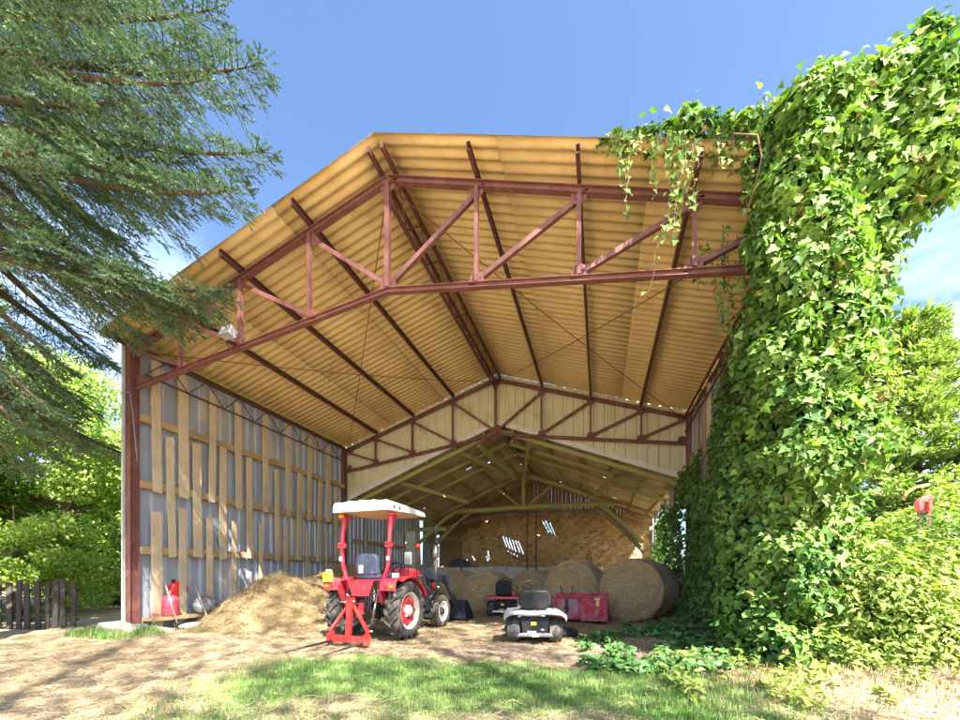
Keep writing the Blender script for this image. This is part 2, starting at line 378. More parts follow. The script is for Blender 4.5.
for x,s in((-8.60,1),(2.26,-1)):
    p=MB(); zt=zr(x-RX)-.26; zb=zt-.44
    p.beam((x,5.75,zt),(x,12.32,zt),.045,.045); p.beam((x,5.75,zb),(x,12.32,zb),.035,.035)
    y=5.75; k=0
    while y<12.1:
        p.beam((x,y,zb+(zt-zb)*(k%2)),(x,y+.438,zb+(zt-zb)*((k+1)%2)),.018,.018); y+=.438; k+=1
    p.build('eave_girder',M['steel_dark'],barn)
# roof bracing rods
for a,b in(((RX,YF,7.2),(-8.6,YB,5.45)),((RX,YB,7.2),(-8.6,YF,5.45)),((RX,YF,7.2),(2.25,YB,5.45)),((RX,YB,7.2),(2.25,YF,5.45))):
    p=MB(); a,b=Vector(a),Vector(b); pts=[a.lerp(b,i/10)-Vector((0,0,.10*math.sin(PI*i/10))) for i in range(11)]
    p.path(pts,.008,6); p.build('bracing_rod',M['rod'],barn)
# wall sheets (trapezoid ribs running up)
def ribwall(xw,y0,y1,z0,z1fn,axis='Y',pitch=.26,depth=.035,sgn=-1,z0fn=None,ribm=0):
    mb=MB(); pts=[]; u=y0
    while u<y1:
        for du,o in((0,0),(pitch*.60,0),(pitch*.68,1),(pitch*.86,1),(pitch*.94,0)):
            if u+du<=y1: pts.append((u+du,o))
        u+=pitch
    rows=14
    for uu,o in pts:
        lo=z0fn(uu) if z0fn else z0; hi=z1fn(uu)
        for r in range(rows+1):
            z=lo+(hi-lo)*r/rows; w=.004*math.sin(uu*3.1+z*1.7)
            mb.V.append((xw+sgn*(o*depth+w),uu,z) if axis=='Y' else (uu,xw+sgn*(o*depth+w),z))
    for i in range(len(pts)-1):
        for r in range(rows):
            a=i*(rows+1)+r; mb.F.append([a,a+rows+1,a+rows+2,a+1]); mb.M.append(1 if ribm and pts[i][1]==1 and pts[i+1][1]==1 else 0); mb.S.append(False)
    return mb
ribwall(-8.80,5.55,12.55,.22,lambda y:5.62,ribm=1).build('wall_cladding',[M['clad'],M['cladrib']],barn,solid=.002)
ribwall(2.46,5.55,12.55,.1,lambda y:5.62,sgn=1).build('wall_cladding',M['clad'],barn,solid=.002)
ribwall(12.60,RX-5.6,RX+5.58,0,lambda x:zr(x-RX)+.012,axis='X',pitch=.30,depth=.03,sgn=1,z0fn=lambda x:5.93-.39*abs(x-RX)).build('gable_cladding',M['gable'],barn,solid=.002)
mb=MB(); mb.box((-8.832,5.50,2.9),(.028,.008,5.5)); mb.box((-8.845,5.55,2.9),(.006,.09,5.5)); mb.build('corner_flashing',M['fascia'],barn)
# left wall rails and boards
for z in(4.23,2.91,1.62):
    for y0,y1 in((5.72,9.1),(9.1,12.33)):
        r=MB(); r.beam((-8.69,y0,z+random.uniform(-.02,.02)),(-8.69,y1,z+random.uniform(-.02,.02)),.09,.15); r.build('rail',M['rail'],barn,bevel=.006)
def board(y,z0,z1,w,tilt=0):
    b=MB(); x=-8.618; ln=z1-z0; segs=7
    sh=random.uniform(-.012,.012)
    for i in range(segs): 
        pass
    vs=[]; n=segs
    for i in range(n+1):
        t=i/n; wz=w/2*(1+random.uniform(-.05,.05)); yy=y+tilt*(t-.5)+sh*math.sin(t*PI)
        e=random.uniform(-.01,.01) if i in(0,n) else 0
        vs+= [(x-.014,yy-wz,z0+ln*t+e),(x+.014,yy-wz,z0+ln*t+e),(x+.014,yy+wz,z0+ln*t-e),(x-.014,yy+wz,z0+ln*t-e)]
    fs=[(0,1,2,3),tuple(4*n+q for q in(3,2,1,0))]
    for i in range(n):
        for q in range(4): fs.append((4*i+q,4*i+4+q,4*i+4+(q+1)%4,4*i+(q+1)%4))
    b.add(vs,fs); b.build('board',M['plank'],barn,bevel=.004)
for y,w in zip((5.99,6.54,7.22,7.92,8.77,9.60,10.5,11.4),(.17,.22,.16,.17,.19,.17,.17,.18)): board(y,2.80+random.uniform(-.06,.05),5.42+random.uniform(-.15,.05),w,random.uniform(-.05,.05))
for y,w in zip((6.28,6.86,7.50,8.26,9.18,10.05,10.95,11.8),(.16,.2,.18,.17,.15,.18,.15,.16)): board(y,1.53+random.uniform(-.05,.04),4.06+random.uniform(-.08,.1),w,random.uniform(-.1,.1))
for y,w,z0 in((6.0,.20,.02),(6.52,.16,.10),(7.15,.15,.10),(7.80,.13,.1),(8.6,.12,.1),(9.5,.13,.1),(10.4,.12,.1),(11.3,.12,.1)): board(y,z0,2.46+random.uniform(-.12,.1),w,random.uniform(-.06,.06))
# low ledge on the left wall and corner footing
mb=MB(); mb.beam((-8.52,5.76,.24),(-8.52,7.75,.22),.36,.07); mb.build('wall_ledge',M['rail'],barn,bevel=.005)
mb=MB(); mb.box((-8.80,9.0,.10),(.10,6.9,.26)); mb.build('wall_base',M['concrete'],barn)
# right wall timber
for y,w in((10.15,.12),(10.75,.10),(11.5,.12)):
    r=MB(); r.beam((2.36,y,0),(2.36+random.uniform(-.04,.04),y,5.4),w,.08,(1,0,0)); r.build('timber_post',M['plank'] if y<10.5 else M['greywood'],barn,bevel=.006)
for z in(4.3,2.95,1.6):
    r=MB(); r.beam((2.40,6,z),(2.40,12.3,z),.05,.12); r.build('rail',M['rail'],barn,bevel=.005)
# blue cord tied round the front left post
mb=MB(); z=3.9; mb.path([(-8.62,5.5,4.62),(-8.80,5.46,4.6),(-8.84,5.47,4.58)],.008,6); mb.path([(-8.62,5.51,4.6),(-8.56,5.52,4.1),(-8.52,5.53,3.7),(-8.50,5.55,3.3)],.007,6)
tag(mb.build('cord',mat('blue_cord',(.28,.36,.60),rough=.8)),'thin blue cord tied round the front steel post beside the wooden boards','cord')

# ------------------------------------------------------------------ the old barn behind
OY0,OY1=12.66,21.3
def zo(d): return 6.02-.39*abs(d)
old=thing('old_barn','old timber-framed barn with mossy rafters and rubble stone end wall behind the steel barn','barn',(RX,OY0,0))
for s in(-1,1):
    roof_part(corr(s,OY0,OY1+.35,RX,6.08,.39,.0,5.7,.146,.02,26,16 if s<0 else 8,6,1,seed=5+s),old,M['oldroof'],M['roof_top'],.006)
for s in(-1,1):
    f=MB(); f.beam((RX+s*.01,12.615,zo(0)-.02),(RX+s*5.62,12.615,zo(5.62)-.02),.05,.15,(0,0,1)); f.build('fascia_board',M['fascia'],old,bevel=.004)
for d in(.5,1.5,2.5,3.5,4.5,5.3):
    for s in(-1,1):
        p=MB(); x=RX+s*d; z=zo(d)-.07; pts=[(x+random.uniform(-.03,.03),OY0+.04+8.5*i/6,z+random.uniform(-.025,.02)) for i in range(7)]
        for a,b in zip(pts,pts[1:]): p.beam(a,b,.08,.11)
        p.build('purlin',M['mossy'],old,bevel=.01)
for y in(12.9,14.2,15.5,18.9,20.2):
    for s in(-1,1):
        p=MB(); p.beam((RX+s*.05,y,zo(0)-.22),(RX+s*5.5,y+random.uniform(-.1,.1),zo(5.5)-.20),.10,.13); p.build('rafter',M['mossy'] if y<17 else M['oldwood'],old,bevel=.01)
# ridge beam
p=MB(); p.beam((RX,OY0+.1,zo(0)-.10),(RX,OY1-.1,zo(0)-.10),.12,.18); p.build('ridge_beam',M['oldwood'],old,bevel=.01)
# slanting struts under the front rafters
for a,b in(((-7.0,12.95,4.42),(-5.15,15.6,4.02)),((.62,12.95,4.55),(-.15,15.4,3.95)),((-3.9,12.95,5.45),(-3.3,15.3,5.0)),((-4.6,13.0,5.25),(-3.35,16.0,5.0)),((-2.2,12.95,5.5),(-2.9,16,5.05))):
    p=MB(); p.beam(a,b,.13,.15); p.build('brace',M['mossy'],old,bevel=.012)
# main truss
def wobble(p,q,w,n=6,a=.04,sag=0,seed=0):
    rg=random.Random(seed); p,q=Vector(p),Vector(q); pts=[p.lerp(q,i/n)+Vector((0,rg.uniform(-a,a),rg.uniform(-a,a)*.6+sag*math.sin(PI*i/n))) for i in range(n+1)]
    mb=MB(); mb.path(pts,[w*rg.uniform(.9,1.1) for _ in pts],8); return mb
Y=17.3
wobble((-6.4,Y,3.93),(.35,Y,4.0),.115,8,.03,.03,3).build('tie_beam',M['mossy'],old)
mb=MB(); mb.beam((RX,Y-.02,3.9),(RX,Y-.02,5.55),.15,.17,(0,1,0)); mb.build('king_post',M['mossy'],old,bevel=.015)
wobble((RX+.05,Y+.02,5.42),(.55,Y+.02,3.92),.10,6,.04,.05,4).build('principal_rafter',M['mossy'],old)
wobble((RX-.05,Y+.02,5.42),(-7.0,Y+.02,3.85),.10,6,.04,.0,5).build('principal_rafter',M['oldwood'],old)
for s in(-1,1): wobble((RX+s*.1,Y,4.0),(RX+s*1.2,Y,4.88),.05,3,.01,0,6+s).build('brace',M['mossy'],old)
wobble((-.1,Y,4.02),(1.62,Y-.1,2.35),.09,5,.02,.08,8).build('brace',M['mossy'],old)
wobble((-.2,Y+.2,3.85),(1.7,Y+.1,2.0),.10,5,.03,.15,18).build('brace',M['oldwood'],old)
wobble((-6.3,Y,3.95),(-8.1,Y-.1,2.5),.09,5,.02,.08,9).build('brace',M['mossy'],old)
wobble((-5.6,Y+.3,4.0),(-7.6,Y+.2,2.2),.08,5,.02,.1,19).build('brace',M['oldwood'],old)
# second arched truss further back
wobble((-8.5,19.6,3.1),(-4.4,19.6,3.95),.12,7,.03,.28,10).build('brace',M['oldwood'],old)
wobble((2.2,19.6,3.1),(-1.2,19.6,3.95),.12,7,.03,.28,11).build('brace',M['oldwood'],old)
wobble((-6.6,19.6,3.98),(.6,19.6,4.0),.11,8,.04,.05,12).build('tie_beam',M['oldwood'],old)
# wall posts, props
mb=MB(); mb.box((-8.45,17.3,1.55),(.52,.5,3.1)); mb.build('pillar',M['limewash'],old,bevel=.03)
mb=MB(); mb.beam((-8.6,17.3,3.2),(-6.7,17.3,3.16),.2,.2); mb.build('beam',M['mossy'],old,bevel=.015)
mb=MB(); mb.beam((-8.6,19.4,2.9),(-6.6,19.4,2.9),.16,.18); mb.build('beam',M['oldwood'],old,bevel=.015)
for x in(-6.12,-3.05,-2.66):
    mb=MB(); mb.tube((x,17.55,0),(x,17.55,3.85),.035,n=8); mb.box((x,17.55,.01),(.16,.16,.02)); mb.build('steel_prop',M['steel'],old)
for x,y in((2.05,13.4),(2.2,15.4),(2.2,18.3)):
    wobble((x,y,0),(x+.05,y,3.75),.085,6,.03,0,int(y*3)).build('wall_post',M['greywood'],old)
for z in(2.35,1.2):
    p=MB(); p.beam((-8.7,12.8,z),(-8.7,17.0,z),.07,.12); p.build('rail',M['rail'],old,bevel=.005)
for y in(13.6,15.2): wobble((-8.62,y,0),(-8.60,y,3.6),.05,6,.02,0,int(y*5)).build('wall_post',M['greywood'],old)
ribwall(-8.84,12.7,21.2,0,lambda y:3.85 if y<19.0 or y>19.35 else 1.6).build('wall_cladding',M['clad'],old,solid=.002)
ribwall(2.50,12.7,21.2,0,lambda y:1.5 if 13.6<y<20.6 else 3.85,sgn=1).build('wall_cladding',M['clad'],old,solid=.002)
# stone end wall with slits
def stone_wall():
    mb=MB(); rg=random.Random(4); x0,x1,z0,z1=-7.35,2.46,0,4.25; cx=.035; cz=.05
    nx=int((x1-x0)/cx); nz=int((z1-z0)/cz)
    def topz(x):
        if x<-5.6: return 3.3+(x+7.35)*.42+.12*math.sin(x*9)
        return 4.12+.06*math.sin(x*5)+.04*math.sin(x*13)
    slits=[]
    for k in range(6): slits.append((-5.02+.17*k,3.15-.06*k,-4.72+.17*k,2.3-.1*k if k<4 else 2.35-.05*k))
    for k in range(3): slits.append((-2.95+.17*k,4.0,-2.55+.17*k,3.25-.08*k))
    slits+= [(-5.85,2.35,-5.75,1.8),(-5.95,2.1,-5.85,1.8),(-6.75,2.1,-6.6,1.85)]
    dep=[[.05*rg.random() for _ in range(nz+1)] for _ in range(nx+1)]
    for i in range(nx+1):
        for j in range(nz+1): mb.V.append((x0+i*cx,OY1-.05-dep[i][j]-.05*math.sin(i*.35)*math.sin(j*.6),z0+j*cz))
    for i in range(nx):
        for j in range(nz):
            x=x0+(i+.5)*cx; z=z0+(j+.5)*cz
            if z>topz(x): continue
            hole=False
            for (a,b,c,d) in slits:
                if d<z<b:
                    t=(z-b)/(d-b); xs=a+(c-a)*t
                    if abs(x-xs)<.024 and (math.sin(z*7+a*40)>-.75): hole=True
            if z<1.9 and x<-7.0: hole=True
            if hole: continue
            a=i*(nz+1)+j; mb.F.append([a,a+nz+1,a+nz+2,a+1]); mb.M.append(0); mb.S.append(True)
    return mb
stone_wall().build('stone_wall',M['stone'],old,solid=.03)
mb=MB(); 
for i in range(9):
    x0=-9+i*.86; mb.box((x0+.43,18.9+random.uniform(-.02,.02),.72+random.uniform(-.02,.02)),(.857,.28,1.44+random.uniform(-.03,.03)))
mb.build('low_wall',M['limewash'],old,bevel=.02)
# back gable boarding above and beside the rubble wall
mb=MB(); rg=random.Random(9); x=-8.78
while x<2.4:
    w=.15+rg.random()*.08; d=abs(x+w/2-RX); lo=(4.0+rg.uniform(-.1,.05)) if x>-7.3 else 0
    zt=zo(d)+.06+.2*w
    if x>-5.7 or x<-7.3: mb.box((x+w/2,21.36+rg.uniform(0,.015),(lo+zt)/2),(w-.004,.025,zt-lo))
    else: lo=3.1; mb.box((x+w/2,21.36+rg.uniform(0,.015),(lo+zt)/2),(w-.004,.025,zt-lo))
    x+=w
mb.build('gable_boards',M['oldwood'],old)

# ------------------------------------------------------------------ ground
def sstep(a,b,x): t=np.clip((x-a)/(b-a),0,1); return t*t*(3-2*t)
def vnoise(x,y,s,seed):
    rg=np.random.default_rng(seed); G=rg.random((64,64)); xs=np.asarray(x)/s+200; ys=np.asarray(y)/s+200
    i=np.floor(xs).astype(int); j=np.floor(ys).astype(int); u=xs-i; v=ys-j; u=u*u*(3-2*u); v=v*v*(3-2*v)
    g=lambda a,b:G[a%64,b%64]
    return (g(i,j)*(1-u)+g(i+1,j)*u)*(1-v)+(g(i,j+1)*(1-u)+g(i+1,j+1)*u)*v
def hgt(x,y):
    x=np.asarray(x,float); y=np.asarray(y,float)
    far=np.hypot(x,y-6)
    h=.03*(np.exp(-((y-4.9-.12*(x+5))/.16)**2)+np.exp(-((y-6.2-.12*(x+5))/.16)**2))*-1*sstep(-2,-5,x)+.06*(vnoise(x,y,1.1,1)-.5)+.03*(vnoise(x,y,.35,2)-.5)+.02*(vnoise(x,y,.16,3)-.5)
    inside=sstep(-9.2,-8.6,x)*sstep(2.6,2.1,x)*sstep(5.3,6.2,y); h*=1-.55*inside
    # dry bank running down from the ivy foot
    h+=.40*np.exp(-((x-3.1)/1.6)**2-((y-5.7)/.95)**2)*(1+.5*(vnoise(x,y,.6,5)-.5))
    h+=.30*np.exp(-((x-1.75)/.55)**2-((y-8.3)/1.0)**2)+.16*np.exp(-((x-1.0)/.8)**2-((y-6.9)/.6)**2)
    h+=.10*np.exp(-((x+8.5)/.55)**2-((y-5.5)/.3)**2)
    h-=.03*np.exp(-((x+8.3)/.5)**2-((y-5.15)/.4)**2)
    h*=np.where(far>40,0.3,1)
    return h
def lawn(x,y):
    """1 where green grass grows"""
    x=np.asarray(x,float); y=np.asarray(y,float)
    w=.9*(vnoise(x,y,.9,21)-.5)+.35*(vnoise(x,y,.3,22)-.5)
    edge=4.72+.10*np.sin(x*1.3)-.22*np.clip(-2.6-x,0,9)**1.25
    a=sstep(.30,-.25,y-edge+w)*sstep(-4.6,-2.9,x+.6*w)*sstep(1.75,.5,x-.25*(4.5-y)+.8*w)
    patch=vnoise(x,y,.75,23)
    near=sstep(2.9,3.7,y+.8*(patch-.5))
    a=a*np.clip(.30+.75*near+.35*(patch-.5),0,1)
    far=sstep(9,14,np.hypot(x+2,y-4))*np.clip(.35+.6*vnoise(x,y,6,24),0,1)
    path=sstep(1.6,.6,np.abs(y-(7.6-.25*(x+10))+.5*w))*sstep(-8.9,-9.5,x)
    far=far*sstep(-1,4,y)*(1-.8*path)*(1-sstep(-9,-8.6,x)*sstep(2.7,2.3,x)*sstep(5,5.6,y))
    return np.clip(np.maximum(a,far),0,1)
def dirt(x,y):
    n=vnoise(x,y,1.4,31)*.6+vnoise(x,y,.5,32)*.4
    d=sstep(.42,.62,n)*sstep(4.9,5.6,y)*sstep(9.2,7.0,y)*sstep(-2.9,-2.0,x)*sstep(1.6,.6,x)
    d=np.maximum(d,sstep(.4,.6,n)*np.exp(-((x+7.3)/1.5)**2-((y-5.3)/.45)**2))
    d=np.maximum(d,.55*sstep(.5,.7,n)*sstep(5,6,y))
    return d
def axis(lo,hi,step,far):
    a=list(np.arange(lo,hi+1e-6,step)); s=step*1.5; v=a[-1]
    while v<far: v+=s; s*=1.35; a.append(v)
    v=a[0]; s=step*1.5
    while v>-far: v-=s; s*=1.35; a.insert(0,v)
    return np.array(a)
gx=axis(-14,8,.085,650); gy=axis(1,14,.085,650)
X,Y=np.meshgrid(gx,gy,indexing='ij'); Z=hgt(X,Y)
nx_,ny_=X.shape; I=np.arange(nx_*ny_).reshape(nx_,ny_)
q=np.stack([I[:-1,:-1],I[1:,:-1],I[1:,1:],I[:-1,1:]],-1).reshape(-1,4)
def ground_mat():
    m,nt,b=newmat('straw_strewn_earth'); v=coords(nt)
    def attr(n):
        a=N(nt,'ShaderNodeAttribute'); a.attribute_name=n; return a.outputs['Fac']
    # short straw fibres: two crossing stretched noises
    f1=noise(nt,coords(nt,(60,9,1),rot=(0,0,.5)),1,3,.7); f2=noise(nt,coords(nt,(9,60,1),rot=(0,0,.9)),1,3,.7)
    mx=N(nt,'ShaderNodeMath',operation='MAXIMUM'); nt.links.new(f1,mx.inputs[0]); nt.links.new(f2,mx.inputs[1])
    straw=ramp(nt,mx.outputs[0],[(.42,(.19,.135,.085)),(.55,(.345,.262,.17)),(.72,(.51,.40,.265))])
    straw=mixc(nt,ramp(nt,noise(nt,v,1.1,5),[(.40,0),(.66,.75)]),straw,(.33,.25,.15))
    soil=ramp(nt,noise(nt,v,16,6,.7),[(.3,(.15,.11,.085)),(.7,(.27,.205,.16))])
    gr=ramp(nt,noise(nt,v,22,5,.7),[(.3,(.07,.12,.03)),(.6,(.12,.18,.045)),(.8,(.28,.26,.11))])
    def jag(a,k=.5):
        n=N(nt,'ShaderNodeMath',operation='MULTIPLY_ADD'); nt.links.new(noise(nt,v,13,5,.7),n.inputs[0]); n.inputs[1].default_value=k; nt.links.new(a,n.inputs[2])
        return ramp(nt,n.outputs[0],[(.35+k*.3,0),(.65+k*.4,1)])
    c=mixc(nt,jag(attr('dirt')),straw,soil); c=mixc(nt,jag(attr('lawn')),c,gr)
    nt.links.new(c,b.inputs['Base Color']); b.inputs['Roughness'].default_value=.95; b.inputs['Specular IOR Level'].default_value=.2
    bp=N(nt,'ShaderNodeBump'); bp.inputs['Strength'].default_value=.7; bp.inputs['Distance'].default_value=.02; nt.links.new(mx.outputs[0],bp.inputs['Height']); nt.links.new(bp.outputs[0],b.inputs['Normal'])
    return m
g=npmesh('ground',np.stack([X,Y,Z],-1).reshape(-1,3),q,4,ground_mat(),smooth=True); tag(g,'dry straw-strewn farmyard earth with patches of lawn',kind='structure')
for nme,fn in(('lawn',lawn),('dirt',dirt)):
    a=g.data.attributes.new(nme,'FLOAT','POINT'); a.data.foreach_set('value',fn(X,Y).ravel().astype(np.float32))

# grass blades
def blades(name,P,hts,w,m,bend=.45):
    n=len(P); a=RNG.random(n)*2*PI; x=np.stack([np.cos(a),np.sin(a),0*a],1); bd=np.stack([np.cos(a+1.3),np.sin(a+1.3),0*a],1)*(hts*bend*RNG.random(n))[:,None]
    up=np.array([0,0,1.])*hts[:,None]; ww=(w*(.6+.8*RNG.random(n)))[:,None]
    V=np.stack([P-x*ww,P+x*ww,P+bd*.35+up*.6+x*ww*.7,P+bd*.35+up*.6-x*ww*.7,P+bd+up],1).reshape(-1,3)
    t=np.array([0,1,2,0,2,3,3,2,4]); idx=np.arange(n)[:,None]*5+t
    return npmesh(name,V,idx,3,m)
n=420000; px=RNG.uniform(-6,3.2,n); py=RNG.uniform(1.6,5.6,n); k=RNG.random(n)<lawn(px,py)*.62
px,py=px[k],py[k]; P=np.stack([px,py,hgt(px,py)-.005],1)
hts=.025+.05*RNG.random(len(P))**1.4*(.5+1.0*vnoise(px,py,.4,41))
M['grass']=leafmat('lawn_grass',[(.045,.14,.022),(.07,.205,.032),(.10,.26,.042),(.16,.31,.055),(.34,.36,.15)],.25,.6)
tag(blades('grass',P,hts,.0030,M['grass']),'short green lawn grass in front of the barn',kind='stuff')
n=700; px=RNG.uniform(-9,2.4,n); py=RNG.uniform(2.2,8,n); k=RNG.random(n)<.3+.7*dirt(px,py); px,py=px[k],py[k]
M['deadleaf']=leafmat('fallen_leaf',[(.20,.11,.05),(.32,.20,.09),(.42,.30,.14)],.1,.8,(1,1,1))
tag(leaves('fallen_leaves',np.stack([px,py,hgt(px,py)+.012],1),np.tile(np.array([0,0,1.]),(len(px),1)),M['deadleaf'],None,(.03,.08),LEAF,0,.35),'dry fallen leaves lying about the yard',kind='stuff')
mb=MB(); 
for i in range(420):
    x=random.uniform(-9,2); y=random.uniform(2.4,8.5)
    if dirt(x,y)+.12<random.random() or lawn(x,y)>.3: continue
    r=random.uniform(.008,.028); mb.ball((x,y,float(hgt(x,y))+r*.3),(r,r*random.uniform(.7,1.2),r*.7),6,4)
tag(mb.build('pebbles',mat('grey_brown_pebble',(.30,.26,.21),(.18,.155,.13),.9,scale=20)),'small stones and clods on the bare earth',kind='stuff')
# clumps of taller weeds at the footing, and dry strands over the yard
M['straw']=leafmat('loose_straw',[(.28,.20,.11),(.42,.32,.19),(.55,.44,.28),(.36,.28,.17)],.15,.7,(1,1,1))
n=110000; px=np.concatenate([RNG.uniform(-10,4.5,n),RNG.uniform(-6,1.5,n//2)]); py=np.concatenate([RNG.uniform(1.8,7,n),RNG.uniform(6,12,n//2)])
k=RNG.random(len(px))<(1-.8*lawn(px,py))*(1-.7*dirt(px,py))*.75; px,py=px[k],py[k]
L=.05+.16*RNG.random(len(px))**2; a=RNG.random(len(px))*2*PI
st=strips('straw',np.stack([px,py,hgt(px,py)+.006+.012*RNG.random(len(px))],1),np.stack([np.cos(a),np.sin(a),RNG.normal(0,.10,len(px))],1),L,.0035+.003*RNG.random(len(px)),M['straw'])
tag(st,'loose dry straw strewn over the yard',kind='stuff')

# ------------------------------------------------------------------ ivy on the right-hand corner
def blob_points(blobs,dens,shell=1.0,reject=.80):
    C=np.array([b[0] for b in blobs]); R=np.array([b[1] for b in blobs]); out=[];nn=[]
    for c,r in zip(C,R):
        area=4*PI*((r[0]*r[1])**1.6/3+(r[0]*r[2])**1.6/3+(r[1]*r[2])**1.6/3)**(1/1.6); n=int(area*dens)
        d=nrm(RNG.normal(size=(n,3))); s=shell*(1+RNG.normal(0,.09,n))
        p=c+d*r*s[:,None]; nv=nrm(d/r)
        q=np.min(np.linalg.norm((p[:,None,:]-C[None])/R[None],axis=2)+1e9*(np.all(C[None]==c,axis=2)),axis=1)
        k=(q>reject)&(p[:,2]>.03); out.append(p[k]); nn.append(nv[k])
    return np.concatenate(out),np.concatenate(nn)
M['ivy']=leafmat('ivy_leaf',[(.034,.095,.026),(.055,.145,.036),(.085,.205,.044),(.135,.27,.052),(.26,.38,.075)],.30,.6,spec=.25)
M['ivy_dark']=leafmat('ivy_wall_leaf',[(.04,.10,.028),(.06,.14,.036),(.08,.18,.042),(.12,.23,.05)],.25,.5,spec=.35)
M['vine']=leafmat('ivy_stem',[(.16,.10,.06),(.24,.17,.10),(.10,.07,.04)],0,.9,(1,1,1))
blobs=[]; rg=random.Random(21)
for z in np.arange(.4,6.0,.42):
    blobs.append(((2.18+rg.uniform(-.12,.12),(5.45 if z>2.3 else 5.78)+rg.uniform(-.1,.1),z),(.47+rg.uniform(-.08,.08),.48+rg.uniform(-.06,.08),.46)))
    if z<3.2: blobs.append(((2.0+rg.uniform(-.15,.1),5.75+rg.uniform(-.1,.1),z),(.42,.45,.45)))
    elif rg.random()<.8: blobs.append(((1.95+rg.uniform(-.1,.1),5.35,z),(.34,.30,.40)))
blobs+= [((2.7,5.4,4.9),(.45,.45,.6)),((3.0,5.4,5.5),(.55,.5,.55)),((3.2,5.4,5.85),(.45,.45,.55)),((3.3,5.45,6.3),(.30,.34,.48)),((3.26,5.4,6.62),(.16,.20,.28)),((3.05,5.4,6.45),(.14,.16,.2)),((2.75,5.3,5.95),(.55,.45,.38)),((2.3,5.3,5.98),(.5,.42,.34)),((1.95,5.28,6.05),(.34,.32,.26)),((1.5,5.32,6.20),(.30,.24,.15)),((1.1,5.32,6.34),(.26,.22,.15)),((1.0,5.32,6.50),(.14,.16,.16)),((.75,5.32,6.42),(.24,.16,.09)),((.4,5.30,6.48),(.22,.12,.06)),((.12,5.30,6.55),(.16,.08,.04)),((3.3,5.5,5.35),(.30,.4,.34)),((2.75,5.5,4.35),(.3,.4,.4)),((2.6,5.6,3.6),(.30,.45,.5)),((2.65,5.7,2.8),(.32,.45,.6))]
for i in range(120):
    z=rg.uniform(.2,6.0); a=rg.uniform(-1.9,.3); x=2.2+math.cos(a-.6)*.52*rg.uniform(.85,1.1)+(.6*max(0,z-4.6)*.6 if a>-.6 else 0); y=5.42+math.sin(a-.2)*.56
    blobs.append(((x,min(y,5.25)+(.33 if z<2.3 else 0),z),(rg.uniform(.13,.27),rg.uniform(.12,.22),rg.uniform(.13,.30))))
for i in range(50):
    x=rg.uniform(1.95,3.35); blobs.append(((x,5.0+rg.uniform(-.05,.1),5.4+rg.uniform(-.3,.75)),(rg.uniform(.14,.28),rg.uniform(.12,.2),rg.uniform(.13,.24))))
ivy=thing('ivy','thick green ivy smothering the right front corner of the steel barn','ivy',(2.4,5.5,0))
p,nv=blob_points(blobs,640); p2,n2=blob_points(blobs,200,.78,.58)
gp=vnoise(p[:,0]+p[:,1]*.6,p[:,2],.34,91)*.65+vnoise(p[:,0]-p[:,1]*.4,p[:,2],.13,92)*.35+.10*RNG.normal(size=len(p))
p,nv=p[gp>.36],nv[gp>.36]
# sprays standing off the surface
k=RNG.random(len(p))<.10; p3=p[k]+nv[k]*RNG.random((k.sum(),1))*.13+RNG.normal(0,.03,(k.sum(),3)); n3=nv[k]
P=np.concatenate([p,p3]); NV=np.concatenate([nv,n3]); keep=~((P[:,0]<2.3)&(P[:,1]>5.18)&(P[:,2]>7.50-.325*(P[:,0]-RX))&(P[:,2]<7.50-.325*(P[:,0]-RX)+.0))
leaves('foliage',P[keep],NV[keep]*1.0+np.array([.1,-.1,.35]),M['ivy'],ivy,(.032,.118),IVY)
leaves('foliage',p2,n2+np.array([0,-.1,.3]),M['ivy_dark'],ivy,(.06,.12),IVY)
# the leaf sheet over the inner face of the wall
n=24000; yy=RNG.uniform(5.7,17.5,n); zz=RNG.uniform(.0,5.6,n)
topz=np.where(yy<8.2,5.6,np.where(yy<9.6,5.6-(yy-8.2)*1.15,3.95-(yy-9.6)*.05))+.5*(vnoise(yy,zz,.8,51)-.5)
bulge=.12+.30*vnoise(yy,zz,.7,52)+.12*vnoise(yy,zz,.25,53)
bulge=bulge*np.where(zz>3.0,.42,1.0); gap=vnoise(yy,zz,.55,55)
k=(zz<topz)&((gap>.20)|(yy<8.3))&~((yy>9.9)&(yy<10.5)&(zz>2.9)); yy,zz,bulge=yy[k],zz[k],bulge[k]
xx=2.38-bulge*(1+.6*(zz<1.0))+RNG.normal(0,.05,len(yy))
xx=np.where(yy>12.5,xx+.02,xx)
leaves('foliage',np.stack([xx,yy,zz],1),np.tile(np.array([-1,-.35,.35]),(len(yy),1)),M['ivy_dark'],ivy,(.05,.125),IVY)
